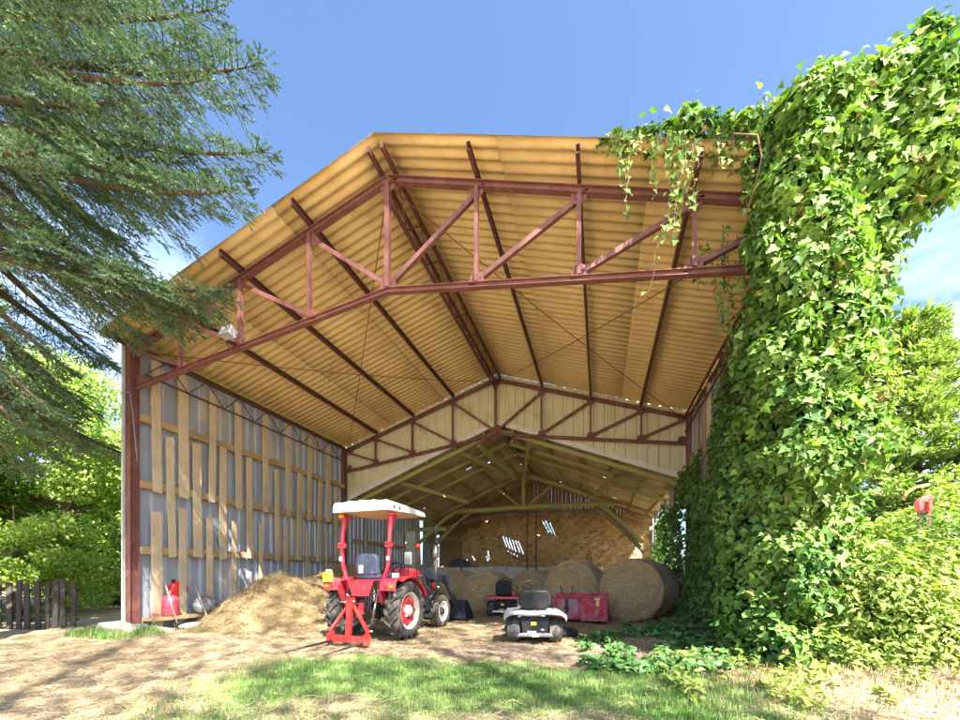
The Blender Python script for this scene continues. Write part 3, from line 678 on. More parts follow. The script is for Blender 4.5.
# trailing shoots over the roof edge, with leaves along them
pts=[];nn=[]; mbs=[]
def shoot(x,ln,mbx,side=0,leafy=1.0,y=5.15,z=None,size=1):
    z=(7.60-.325*abs(x-RX)) if z is None else z; path=[]; px_,py_=x,y
    for i in range(int(ln/.06)+2):
        px_+=random.uniform(-.02,.02)+side; py_+=random.uniform(-.008,.008); z-=.06; path.append((px_,py_,z))
        if random.random()<leafy:
            pts.append((px_+random.uniform(-.05,.05),py_-.02+random.uniform(-.03,.03),z)); nn.append((random.uniform(-.4,.4),-1,.45))
    if len(path)>2: mbx.path([(x,y+.03,path[0][2]+.06)]+path,.006,5)
vb=MB()
for x,l,s,lf in((.28,.95,0,1),(.33,.62,.002,1),(.24,.4,0,.9),(.63,.68,-.004,.8),(.58,.3,0,.9),(.85,1.0,0,1),(.9,1.15,-.002,1),(.95,.8,0,1),(.8,.7,.003,1),(.88,1.75,-.006,.55),(1.0,.6,.003,1),(1.05,.35,0,1),(.75,.4,0,1),(1.3,.3,0,.9),(1.55,.5,.004,1),(1.6,1.1,.002,.9),(1.7,1.6,.0,1),(1.45,.2,0,.8),(.12,.2,0,.8),(.45,.2,0,.9)): shoot(x,l,vb,s,lf)
for x,y,z,l in((1.35,5.9,5.5,1.0),(1.5,5.8,5.6,1.3),(1.6,6.0,5.5,1.6),(1.25,5.85,5.45,.5),(1.7,5.7,5.4,1.9)): shoot(x,l,vb,.002,1,y,z)
pts=np.array(pts); nn=np.array(nn)
k=RNG.random(len(p))<.022; M['dead']=leafmat('dead_ivy_leaf',[(.16,.09,.04),(.28,.17,.07),(.36,.25,.11)],.15,.8,(1,1,1))
leaves('dead_leaves',p[k]+nv[k]*.02,nv[k]+np.array([0,-.1,.2]),M['dead'],ivy,(.04,.10),IVY)
leaves('foliage',pts,nn,M['ivy'],ivy,(.05,.105),IVY,droop=1.2,jit=.4)
for i in range(12):
    y=random.uniform(5.1,9.5); x=2.38-random.uniform(.05,.3) if y>5.8 else random.uniform(1.75,2.8); y2=y if y>5.8 else 5.15+random.uniform(0,.15)
    z=0; pth=[]
    for q in range(random.randint(8,22)): pth.append((x,y2,z)); z+=.24; x+=random.uniform(-.06,.06); y2+=random.uniform(-.05,.05)
    vb.path(pth,[.010-.006*i2/len(pth) for i2 in range(len(pth))],5)
vb.path([(1.42,5.12,6.05),(1.62,5.0,5.85),(1.66,5.0,5.6),(1.60,5.02,5.3),(1.52,5.05,5.05)],.009,6)
vb.build('stem',M['vine'],ivy)

# ------------------------------------------------------------------ sunlit scrub at the right
M['bush']=leafmat('scrub_leaf',[(.095,.17,.026),(.14,.235,.036),(.19,.30,.048),(.27,.35,.07),(.34,.35,.12)],.40,.55,spec=.3)
M['bush2']=leafmat('shrub_leaf',[(.07,.145,.028),(.105,.19,.036),(.145,.24,.045),(.20,.28,.06)],.38,.45)
def bush(name,label,blobs,dens,size,m,stems,reject=.7,shape=LEAF,jit=.6):
    t=thing(name,label,'bush',(float(np.mean([b[0][0] for b in blobs])),float(np.mean([b[0][1] for b in blobs])),0))
    p,nv=blob_points(blobs,dens,1,reject); p2,n2=blob_points(blobs,dens*.5,.72,.4)
    k=RNG.random(len(p))<.16; p3=p[k]+nv[k]*RNG.random((k.sum(),1))*.35
    leaves('foliage',np.concatenate([p,p3]),np.concatenate([nv,nv[k]])+np.array([.1,-.1,.5]),m,t,size,shape,.35,jit); leaves('inner_foliage',p2,n2+np.array([.1,-.1,.5]),m,t,size,shape,.35,jit)
    mb=MB()
    for i in range(stems):
        b=random.choice(blobs); x,y,z=b[0]; x+=random.uniform(-.3,.3); y+=random.uniform(-.3,.2); h=min(z+b[1][2]*random.uniform(-.2,.8),1.5)
        mb.path([(x,y,float(hgt(x,y))-.05),(x+random.uniform(-.1,.1),y,h*.5),(x+random.uniform(-.35,.35),y-random.uniform(0,.25),h)],[.008,.006,.003],5)
    if stems: mb.build('stem',M['vine'],t)
    return t
b1=[]; rg=random.Random(5)
for i in range(20):
    x=rg.uniform(2.55,3.6); b1.append(((x+.1,5.38+rg.uniform(-.15,.3)+(x-2.5)*.2,.25+rg.uniform(0,1.0)),(.38,.34,.34)))
for z in(1.2,1.5,1.8,2.1,2.4,2.7,3.0,3.3,3.6): b1.append(((2.40+rg.uniform(-.35,.25),4.98+rg.uniform(0,.1)+(.3 if z<2.3 else 0),z),(.24,.14,.28)))
for i in range(16): b1.append(((rg.uniform(2.2,4.0),5.2+rg.uniform(-.1,.2),.14+rg.uniform(0,.35)),(.22,.2,.16)))
bush('climbing_bush','sunlit yellow-green bramble scrub at the foot of the ivy',b1,620,(.05,.12),M['bush'],0,shape=LANCE)
b2=[]
for i in range(18):
    x=rg.uniform(3.7,6.0); b2.append(((x,6.2+rg.uniform(-.4,.7)+(x-3.7)*.25,.35+rg.uniform(0,1.35)),(.45,.42,.42)))
bush('leafy_shrub','loose light green shrub beside the scrub at the right edge under the conifers',b2,460,(.05,.11),M['bush2'],0,shape=LANCE)
# low leafy plants creeping over the yard
n=11000; px=RNG.uniform(-.8,2.9,n); py=RNG.uniform(4.8,9.5,n)
f=vnoise(px,py,.55,61)*.6+vnoise(px,py,.2,62)*.4
dd=np.minimum(np.hypot((px-1.25)/1.3,(py-5.75)/.72),np.hypot((px-1.7)/.8,(py-7.6)/1.5)); dd=np.minimum(dd,np.hypot((px-.75)/.8,(py-6.9)/.22))
k=(f>.20+.30*dd); px,py=px[k],py[k]
M['creeper']=leafmat('creeper_leaf',[(.045,.12,.04),(.06,.16,.05),(.085,.20,.055),(.13,.24,.06)],.3,.5)
tag(leaves('ground_cover',np.stack([px,py,hgt(px,py)+.03+.12*RNG.random(len(px))**1.5],1),np.tile(np.array([0,-.25,1.]),(len(px),1)),M['creeper'],None,(.05,.12),IVY,.1,.4),'low green creeping leaves spreading from the ivy over the straw',kind='stuff')
n=6000; px=RNG.uniform(.6,4.8,n); py=RNG.uniform(3.8,5.6,n); f=vnoise(px,py,.4,63); k=f>.46+.2*np.abs(py-(4.7+.12*(px-1)))/.5; px,py=px[k],py[k]
tag(leaves('weeds',np.stack([px,py,hgt(px,py)+.02+.14*RNG.random(len(px))**1.5],1),np.tile(np.array([0,-.3,1.]),(len(px),1)),M['bush'],None,(.04,.10),LEAF,.1,.5),'yellow-green weeds along the dry bank below the scrub',kind='stuff')
n=34000; px=RNG.uniform(.7,5.2,n); py=RNG.uniform(3.5,6.2,n); k=RNG.random(n)<.9*np.exp(-((py-4.75-.1*(px-1))/.62)**2)*(.35+.9*vnoise(px,py,.3,64))
px,py=px[k],py[k]; P=np.stack([px,py,hgt(px,py)],1)
M['drygrass']=leafmat('dry_grass',[(.15,.11,.055),(.23,.17,.09),(.31,.24,.13),(.16,.18,.055)],.2,.7,(1,1,.8))
tag(blades('dry_grass',P,.03+.10*RNG.random(len(P))**2,.003,M['drygrass'],.9),'straw-coloured dry grass on the bank below the scrub',kind='stuff')
n=5000; c=np.array([(-8.65,5.2),(-7.95,5.35),(-9.0,5.0),(-8.2,5.0)]); q=RNG.integers(0,4,n); px=c[q,0]+RNG.normal(0,.16,n); py=c[q,1]+RNG.normal(0,.08,n)
tag(blades('weeds',np.stack([px,py,hgt(px,py)],1),.05+.12*RNG.random(n),.004,M['grass'],.6),'tufts of green weeds by the concrete footing of the left post',kind='stuff')
# ------------------------------------------------------------------ trees
M['bark']=mat('rough_bark',(.16,.115,.08),(.09,.065,.045),.95,scale=9,stretch=(6,6,1),bump=.8)
M['twig']=mat('twig_bark',(.13,.085,.055),(.08,.055,.035),.95,scale=20)
SHADE_N=21000
def spruce():
    t=thing('spruce_tree','tall blue-green spruce with drooping branches reaching over the left roof corner','tree',(-9.3,3.2,0))
    mb=MB(); mb.path([(-9.3,3.2,-.1),(-9.32,3.2,1),(-9.28,3.22,5),(-9.3,3.2,10),(-9.3,3.2,16.5)],[.36,.30,.25,.17,.03],14); mb.build('trunk',M['bark'],t)
    rg=random.Random(3); br=[]
    tips=[(-4.5,3.9,8.2),(-4.0,3.95,7.35),(-3.95,4.0,6.35),(-4.25,3.9,5.85),(-4.35,3.6,6.9),(-4.7,3.7,7.6),(-5.05,4.45,5.15),(-5.35,4.3,4.95),(-5.7,4.6,5.0),(-5.9,3.9,5.2),(-5.2,3.6,6.0),(-5.4,3.4,6.8),(-5.5,3.2,7.8),(-5.3,3.6,8.9),(-6.0,3.2,8.4),(-6.3,4.4,5.3),(-7.9,4.3,4.3),(-8.3,4.4,4.0),(-8.6,4.6,3.7),(-8.9,5.1,4.1),(-6.2,3.0,6.0),(-6.4,2.9,7.2),(-6.8,3.6,5.6),(-7.0,4.4,6.3),(-6.6,4.6,7.4),(-7.2,4.9,8.4),(-6.9,2.6,8.8),(-7.0,2.4,5.2),(-7.8,5.2,5.4),(-8.0,5.4,6.8),(-8.4,5.6,7.8),(-9.0,5.8,6.2),(-9.6,5.9,5.4),(-7.9,4.0,3.6),(-8.2,3.9,3.3),(-9.8,5.4,3.6),(-10.4,5.4,4.4),(-6.2,4.2,9.6),(-5.9,3.6,10.3),(-7.0,4.6,10.2),(-7.5,3.2,10.8),(-9.9,5.2,3.3),(-8.9,4.9,3.4),(-10.6,5.0,3.1)]
    for tp in tips: br.append((tp,min(tp[2]+rg.uniform(.7,2.0),15)))
    for i in range(9):
        a=rg.choice(tips); tips2=(a[0]+rg.uniform(-1.6,-.1),a[1]+rg.uniform(-.9,.5),a[2]+rg.uniform(-.5,.7)); br.append((tips2,min(tips2[2]+rg.uniform(.2,.8),14)))
    for i in range(34):   # the rest of the crown, away from the barn
        a=rg.uniform(PI*.55,PI*1.75); z=rg.uniform(3.5,15); r=(16.8-z)*.28+.3; br.append(((-9.3+r*math.cos(a),3.2+r*math.sin(a),z-.4),z+.2))
    tw=MB(); seg=[]
    for tp,z0 in br:
        A=Vector((-9.3,3.2,z0)); B=Vector(tp); L=(B-A).length; dr=Vector((0,0,-1))
        C=A.lerp(B,.5)+dr*(-.05*L+.12*L*rg.uniform(.2,1)); C2=A.lerp(B,.85)+dr*.05*L
        def pt(u):
            return A*(1-u)**3+C*3*u*(1-u)**2+C2*3*u*u*(1-u)+B*u**3
        path=[pt(i/10) for i in range(11)]; tw.path(path,[.07*(1-i/10)+.006 for i in range(11)],6)
        D=(B-A).normalized(); side=D.cross(Vector((0,0,1))).normalized()
        u=.16+.1*rg.random()
        while u<1:
            p=pt(u); d=(pt(min(u+.02,1.0))-pt(u-.02)).normalized()
            for sg in(-1,1):
                ln=(.25+1.05*(1-u)*(.6+.5*math.sin(u*3)))*rg.uniform(.5,1.15)*min(1,L/3.2)
                dv=(d*.75+side*sg*.85+Vector((rg.uniform(-.3,.3),rg.uniform(-.3,.3),rg.uniform(-.65,.15)))).normalized()
                q=p+dv*ln-Vector((0,0,.08*ln)); tw.path([p,p.lerp(q,.5)+Vector((0,0,.04*ln)),q],[.007,.005,.003],4,cap=False)
                v=.08
                while v<1:
                    s=p.lerp(q,v); sd=dv.cross(Vector((0,0,1)))
                    sd=sd.normalized() if sd.length>1e-3 else side
                    for s2 in(-1,1):
                        l3=(.15+.24*(1-v))*rg.uniform(.6,1.3)*min(1,.4+ln); d3=(dv*1.1+sd*s2*.75+Vector((rg.uniform(-.2,.2),rg.uniform(-.2,.2),rg.uniform(-.45,.35)))).normalized()
                        seg.append((tuple(s),tuple(d3),l3))
                    v+=.125/max(ln,.15)*rg.uniform(.75,1.3)
                seg.append((tuple(q-dv*.08),tuple(dv),.13))
            u+=.17/L*rg.uniform(.7,1.35)
        seg.append((tuple(B-D*.1),tuple(D),.16))
    tw.build('branch',M['twig'],t)
    P=np.array([s[0] for s in seg]); D=np.array([s[1] for s in seg]); L=np.array([s[2] for s in seg]); K=34
    n=len(P)*K; uu=np.tile((np.arange(K)+.3)/K,len(P))+RNG.normal(0,.02,n); p=np.repeat(P,K,0)+np.repeat(D*L[:,None],K,0)*uu[:,None]
    d=np.repeat(D,K,0); r=nrm(np.cross(d,RNG.normal(size=(n,3)))); nd=nrm(d*.9+r*.8+np.array([0,0,.12])); w=nrm(np.cross(nd,RNG.normal(size=(n,3))))
    nl=.022+.016*RNG.random(n); hw=.0066
    V=np.stack([p-w*hw,p+w*hw,p+nd*nl[:,None]],1).reshape(-1,3)
    M['needle']=leafmat('spruce_needle',[(.044,.098,.066),(.066,.138,.085),(.098,.182,.10),(.17,.245,.11)],.25,.5)
    npmesh('foliage',V,np.arange(3*n),3,M['needle'],t); print('needles',n)
spruce()

def broadleaf(name,label,base,h,crown,m,nleaf,size,group='trees behind the yard on the left',seed=0,trunk=.2,cat='tree'):
    rg=random.Random(seed); nr=np.random.default_rng(seed); x,y=base; t=thing(name,label,cat,(x,y,0),0,group)
    tb=MB(); cz,rx,rz=crown
    tb.path([(x,y,-.2),(x+.1,y,h*.2),(x-.1,y+.1,h*.5),(x,y,h*.85)],[trunk,trunk*.85,trunk*.6,trunk*.15],10)
    cl=[]
    for i in range(26):
        a=rg.uniform(0,2*PI); e=rg.uniform(-.75,1); r=rg.uniform(.55,1.0); ce=math.sqrt(max(0,1-e*e*.8))
        c=(x+rx*r*ce*math.cos(a),y+rx*r*ce*math.sin(a),cz+rz*r*e); cl.append(c)
        z0=max(h*.15,min(c[2]-.3*rx,h*.7)); s=Vector((x,y,z0)); tb.path([s,s.lerp(Vector(c),.5)+Vector((0,0,-.1)),c],[trunk*.3,trunk*.18,.02],6,cap=False)
    tb.build('trunk',M['bark'],t)
    C=np.array(cl); q=nr.integers(0,len(C),nleaf); cs=nr.uniform(.22,.42,len(C))*rx
    d=nrm(nr.normal(size=(nleaf,3))); rr=np.cbrt(nr.random(nleaf))[:,None]
    P=C[q]+d*rr*(cs[q][:,None])*np.array([1.15,1.15,.75]); P=P[P[:,2]>.15]
    leaves('crown',P,d[:len(P)]*.7+np.array([.15,-.1,.7]),m,t,size,LEAF,.3,.7); return t
M['tree1']=leafmat('lime_leaf',[(.14,.23,.035),(.20,.31,.05),(.27,.375,.07),(.36,.43,.10)],.5,.5)
M['tree2']=leafmat('deep_leaf',[(.07,.14,.022),(.10,.19,.03),(.14,.24,.04),(.20,.29,.05)],.45,.5)
spec=[('tall bright green broadleaf tree right behind the dark picket fence',(-16.6,8.8),8.6,(3.7,3.1,4.3),M['tree1'],60000,(.09,.17)),
('yellow-green broadleaf tree beside the left wall of the steel barn',(-15.6,13.4),8.2,(3.7,2.8,4.0),M['tree1'],52000,(.09,.17)),
('darker green broadleaf tree beyond the fence at the left edge',(-19.5,6.2),11,(5.2,3.8,5.2),M['tree2'],50000,(.10,.19)),
('deep green tree far beyond the little stone wall',(-24.5,16.5),9.5,(4.6,4.2,4.5),M['tree2'],30000,(.14,.25)),
('light green tree standing farthest back between fence and barn',(-20.0,20.5),9,(4.8,4.0,4.2),M['tree1'],30000,(.13,.24)),
('rounded low green hedge bush behind the fence pickets',(-14.6,6.6),3.4,(1.4,1.7,1.4),M['tree1'],22000,(.07,.14)),
('broad low green bush between the fence and the little stone wall',(-17.8,10.8),3.4,(1.4,2.2,1.4),M['tree1'],20000,(.08,.16))]
for i,(lb,b,h,c,m,n,s) in enumerate(spec): broadleaf('broadleaf_tree' if i<5 else 'hedge_bush',lb,b,h,c,m,n,s,seed=30+i,trunk=.2 if i<5 else .06,group='trees behind the yard on the left' if i<5 else None,cat='tree' if i<5 else 'bush')
# unseen poplars behind the camera, added and shaped to filter sun over the yard
def shade_tree(label,base,h,c,nleaf,seed):
    nr=np.random.default_rng(seed); x,y=base; t=thing('broadleaf_tree',label,'tree',(x,y,0)); cz,rx,rz=c
    tb=MB(); tb.path([(x,y,-.2),(x+.2,y,h*.3),(x-.1,y+.1,h*.6),(x,y,h*.95)],[.11,.09,.07,.02],10)
    for i in range(30):
        a=random.uniform(0,2*PI); z0=random.uniform(h*.4,h*.85); l=rx*random.uniform(.5,.95); s=Vector((x,y,z0)); tb.path([s,s+Vector((l*.6*math.cos(a),l*.6*math.sin(a),.8)),s+Vector((l*math.cos(a),l*math.sin(a),1.4))],[.022,.014,.005],5,cap=False)
    tb.build('trunk',M['bark'],t)
    d=nrm(nr.normal(size=(nleaf,3))); an=nr.random(nleaf)*2*PI; rr=np.sqrt(nr.random(nleaf))*rx; P=np.stack([x+rr*np.cos(an),y+rr*np.sin(an),cz+rz*nr.uniform(-1,1,nleaf)],1)
    k=vnoise(P[:,0]+P[:,2]*.6,P[:,1]-P[:,2]*.5,1.3,seed)+.6*nr.normal(size=nleaf)>-.1
    leaves('crown',P[k],d[k]*.5+np.array([0,0,.6]),M['tree2'],t,(.12,.19),LEAF,.3,.7)
shade_tree('unseen tall narrow poplar added behind the camera to veil the yard from the sun',(8.4,-5.8),31,(20.5,2.5,10.5),SHADE_N,80)
shade_tree('unseen taller poplar added beyond the other one to veil the yard from the sun',(5.2,-8.8),32,(21.0,2.6,11),SHADE_N,81)
SHADE_N=4500
shade_tree('unseen thin-leaved poplar added nearest the ivy side to dapple the sun on the bank',(11.8,-2.7),29,(20,2.4,10),SHADE_N,82)
def conifer(label,base,h,rbase,seed,m):
    rg=random.Random(seed); nr=np.random.default_rng(seed); x,y=base; t=thing('conifer_tree',label,'tree',(x,y,0),0,'conifers behind the shrubs on the right')
    tb=MB(); tb.path([(x,y,-.1),(x,y,h*.5),(x+.1,y,h)],[.22,.14,.02],8)
    S=[]
    z=.7
    while z<h-.15:
        R=rbase*(1-(z/h))**.75+.12
        for k in range(rg.randint(6,8)):
            a=rg.uniform(0,2*PI); L=R*rg.uniform(.6,1.12); d=Vector((math.cos(a),math.sin(a),rg.uniform(.15,.55))).normalized()
            A=Vector((x,y,z)); B=A+d*L+Vector((0,0,-.10*L)); tb.path([A,A.lerp(B,.5)+Vector((0,0,.08*L)),B],[.03,.02,.006],5,cap=False)
            side=d.cross(Vector((0,0,1))).normalized(); u=.18
            while u<1.02:
                p=A.lerp(B,u)+Vector((0,0,.08*L*math.sin(PI*min(u,1))))
                for s in(-1,1):
                    ln=(.2+.55*(1.05-u))*rg.uniform(.6,1.1)
                    dv=(d*.8+side*s*.75+Vector((0,0,rg.uniform(-.15,.4)))).normalized()
                    for w in range(5): S.append((tuple(p+dv*ln*w/5),tuple((dv+Vector((rg.uniform(-.6,.6),rg.uniform(-.6,.6),rg.uniform(-.5,.5)))).normalized()),ln*.42))
                u+=.14
        z+=.27
    tb.build('trunk',M['bark'],t)
    P=np.array([s[0] for s in S]); D=np.array([s[1] for s in S]); L=np.array([s[2] for s in S]); K=3
    n=len(P)*K; P=np.repeat(P,K,0)+nr.normal(0,.04,(n,3)); D=nrm(np.repeat(D,K,0)+nr.normal(0,.35,(n,3))); L=np.repeat(L,K)*(.6+.7*nr.random(n)); w=nrm(np.cross(D,nr.normal(size=(n,3))))*(.028)
    m1=P+D*(L*.45)[:,None]; V=np.stack([P,m1+w,P+D*L[:,None],m1-w],1).reshape(-1,3)
    npmesh('crown',V,np.arange(4*n),4,m,t); print('sprays',n)
M['cyp']=leafmat('conifer_spray',[(.09,.16,.035),(.14,.22,.045),(.19,.28,.06),(.27,.35,.08)],.35,.55)
conifer('pale green conifer rising highest behind the ivy on the right',(8.4,14.2),8.3,3.5,1,M['cyp'])
conifer('bushy conifer at the right edge behind the light shrub',(10.2,12.6),6.9,3.3,2,M['cyp'])
conifer('lower conifer half hidden behind the red machine part',(7.1,17.5),6.8,2.9,3,M['cyp'])
conifer('conifer farthest back behind the right-hand shrubs',(13.8,17.5),9.0,3.6,4,M['cyp'])
broadleaf('hedge_bush','dense light green hedge bush filling the gap between the ivy and the right conifers',(7.3,11.6),3.6,(1.9,1.5,1.7),M['tree1'],16000,(.07,.13),None,seed=55,trunk=.06,cat='bush')
broadleaf('hedge_bush','wide green hedge bush far behind the red machine part',(10.6,16.2),4.2,(2.1,2.6,1.9),M['tree2'],18000,(.09,.16),None,seed=56,trunk=.07,cat='bush')
# ------------------------------------------------------------------ machine materials
def paint(name,c,dust=(.42,.32,.22),amt=.5,rough=.32,coat=.3,s=3.5):
    m,nt,b=newmat(name); v=coords(nt); n=noise(nt,v,s,6,.7)
    sp=N(nt,'ShaderNodeSeparateXYZ'); tcn=N(nt,'ShaderNodeTexCoord'); nt.links.new(tcn.outputs['Object'],sp.inputs[0])
    f=ramp(nt,n,[(.48,0),(.75,amt)]); f2=ramp(nt,noise(nt,v,40,3),[(.60,0),(.72,amt*.5)])
    col=mixc(nt,f2,mixc(nt,f,c,dust),tuple(x*.6 for x in c)); nt.links.new(col,b.inputs['Base Color'])
    r=ramp(nt,n,[(.4,rough),(.75,min(1,rough+.35))]); nt.links.new(r,b.inputs['Roughness']); b.inputs['Coat Weight'].default_value=coat; b.inputs['Coat Roughness'].default_value=.12
    return m
M['red']=paint('tractor_red_paint',(.52,.018,.045),amt=.42)
M['redimp']=paint('implement_red_paint',(.58,.035,.03),amt=.42,rough=.4)
M['redbox']=paint('scuffed_red_paint',(.50,.022,.045),dust=(.46,.33,.32),amt=1.0,rough=.5,coat=0,s=5)
M['black']=paint('black_paint',(.022,.022,.026),dust=(.16,.13,.10),amt=.45,rough=.45,coat=0)
M['iron']=paint('greasy_cast_iron',(.05,.048,.05),dust=(.16,.13,.10),amt=.6,rough=.5,coat=0,s=6)
M['bluesteel']=paint('dark_blue_black_paint',(.022,.028,.05),dust=(.14,.12,.10),amt=.4,rough=.45,coat=0)
M['white']=mat('white_plastic',(.80,.79,.75),(.74,.73,.68),.45,scale=5,c3=(.58,.54,.45),s3=3,t3=(.58,.75))
M['cream']=mat('cream_liner',(.72,.58,.36),(.62,.48,.28),.7,scale=6)
M['rim']=mat('cream_wheel_rim',(.78,.75,.66),(.68,.64,.55),.45,scale=8,c3=(.45,.36,.26),s3=6,t3=(.58,.74))
M['rubber']=mat('dusty_rubber',(.030,.031,.035),(.055,.053,.05),.8,scale=10,c3=(.22,.18,.135),s3=7,t3=(.46,.70),c4=(.24,.19,.14),s4=22,t4=(.58,.68),bump=.2)
M['seat']=mat('worn_grey_blue_seat',(.10,.135,.21),(.06,.08,.13),.5,scale=6,c3=(.26,.30,.38),s3=7,t3=(.58,.70))
M['chrome']=mat('bright_steel',(.60,.60,.58),(.45,.44,.42),.3,metal=.9,scale=12)
M['mowergrey']=mat('silver_plastic',(.23,.245,.255),(.19,.205,.215),.5,scale=6,c3=(.45,.42,.36),s3=4,t3=(.58,.75))
M['plastic']=mat('black_plastic',(.014,.015,.017),(.022,.022,.024),.55,scale=9,c3=(.055,.05,.042),s3=5,t3=(.58,.78),spec=.25)
M['amber']=mat('amber_lens',(.85,.28,.03),(.75,.22,.02),.25,scale=5)
M['lensred']=mat('red_lens',(.70,.03,.02),(.6,.02,.02),.25,scale=5)
M['yellow']=mat('yellow_plate',(.85,.70,.06),(.80,.64,.05),.5,scale=9)
M['ink']=mat('black_ink',(.02,.02,.02),rough=.6)
M['glass']=mat('mirror_glass',(.75,.72,.62),(.65,.62,.54),.15,metal=.6,scale=4)
M['label']=mat('paper_label',(.82,.80,.74),(.75,.73,.66),.6,scale=9)

def tyre(mb,c,R,w,rim,nl=0,lug=.03,side=1):
    """tyre carcass plus chevron lugs; axis along X"""
    h=w/2
    pr=[(rim,-h*.72),(rim+.02,-h*.86),(R*.80,-h),(R*.92,-h*.98),(R-.022,-h*.80),(R-.006,-h*.4),(R,0),(R-.006,h*.4),(R-.022,h*.80),(R*.92,h*.98),(R*.80,h),(rim+.02,h*.86),(rim,h*.72)]
    mb.lathe(pr,c,(1,0,0),48 if R>.3 else 32)
    cx,cy,cz=c
    for i in range(nl):
        for s in(-1,1):
            a0=2*PI*(i+(.5 if s>0 else 0))/nl; sec=[]
            for k in range(5):
                t=k/4; x=s*(.004+t*(h*.97)); a=a0-t*.26*(.5/R); wd=(.024+.010*t)/R; r0=(R-.004) if t<.7 else R-.012-.05*(t-.7)/.3; r1=(R+lug) if t<.75 else R+lug-.025*(t-.75)/.25
                sec.append([(cx+x,cy+r*math.cos(a+e),cz+r*math.sin(a+e)) for r,e in((r0-.02,-wd),(r0-.02,wd),(r1,wd*.72),(r1,-wd*.72))])
            vs=[v for q in sec for v in q]; fs=[(0,1,2,3),(19,18,17,16)]
            for k in range(4):
                for q in range(4): fs.append((4*k+q,4*k+4+q,4*k+4+(q+1)%4,4*k+(q+1)%4))
            mb.add(vs,[f if s>0 else f[::-1] for f in fs])
def disc(mb,c,prof,n=32): mb.lathe(prof,c,(1,0,0),n)
def rbox(mb,c,d,r=.02,rot=None): mb.box(c,d,rot)

# ------------------------------------------------------------------ compact tractor (local: +Y forward, rear axle over the origin)
TR=thing('compact_tractor','small red tractor with white canopy and front loader parked before the hay','tractor',(-3.86,6.42,0),rad(-3.5))
def part(mb,name,m,parent=TR,**k): return mb.build(name,m,parent,world=False,**k)
for s in(-1,1):
    c=(s*.60,0,.50); w=MB()
    # rim: pale outer ring, red dished disc, pale hub
    w.lathe([(.305,-.10),(.320,-.115),(.325,-.10),(.29,-.08),(.285,.08),(.325,.10),(.320,.115),(.305,.10),(.270,.07),(.262,-.07)],c,(1,0,0),40,closed=True)
    o=part(w,'rear_wheel',M['rim'])
    t=MB(); tyre(t,c,.475,.26,.30,17,.030); part(t,'tyre',M['rubber'],o)
    d=MB(); disc(d,c,[(.262,s*.02),(.235,s*.055),(.16,s*.06),(.13,s*.045),(.10,s*.04),(.0,s*.04)])
    for k in range(8):
        a=2*PI*k/8; d.box((c[0]+s*.056,.205*math.cos(a),.5+.205*math.sin(a)),(.035,.06,.05),Matrix.Rotation(a,3,'X'))
    part(d,'wheel_disc',M['red'],o)
    hb=MB(); disc(hb,c,[(.085,s*.035),(.085,s*.10),(.05,s*.13),(0,s*.13)],20)
    for k in range(6): a=2*PI*k/6; hb.tube((c[0]+s*.04,.105*math.cos(a),.5+.105*math.sin(a)),(c[0]+s*.075,.105*math.cos(a),.5+.105*math.sin(a)),.013,n=6)
    part(hb,'hub',M['rim'],o)
for s in(-1,1):
    c=(s*.50,1.62,.345); w=MB()
    w.lathe([(.20,-.07),(.215,-.08),(.215,-.07),(.19,-.05),(.19,.05),(.215,.07),(.215,.08),(.20,.07),(.175,.045),(.172,-.045)],c,(1,0,0),32,closed=True)
    disc(w,c,[(.175,s*.0),(.15,s*.03),(.10,s*.035),(.08,s*.02)])
    o=part(w,'front_wheel',M['rim']); t=MB(); tyre(t,c,.325,.17,.20,14,.024); part(t,'tyre',M['rubber'],o)
    hb=MB(); disc(hb,c,[(.08,s*.02),(.07,s*.08),(.0,s*.085)],16)
    for k in range(5): a=2*PI*k/5; hb.tube((c[0]+s*.03,1.62+.115*math.cos(a),.345+.115*math.sin(a)),(c[0]+s*.05,1.62+.115*math.cos(a),.345+.115*math.sin(a)),.014,n=6)
    part(hb,'hub',M['iron'],o)
# transmission, axle, engine block
b=MB(); b.box((0,.05,.55),(.30,.55,.38)); b.tube((-.50,0,.5),(.50,0,.5),.085,n=14); b.box((0,.75,.56),(.26,1.0,.30)); b.box((0,1.55,.52),(.30,.7,.22)); b.tube((-.46,1.62,.36),(.46,1.62,.36),.055,n=10); b.box((0,1.62,.42),(.16,.2,.16)); b.box((0,-.26,.56),(.24,.14,.30)); b.tube((0,-.30,.44),(0,-.42,.44),.028,n=10); b.box((0,-.30,.80),(.34,.16,.14)); b.box((0,-.36,.60),(.10,.10,.10))
part(b,'transmission',M['iron'],bevel=.02)
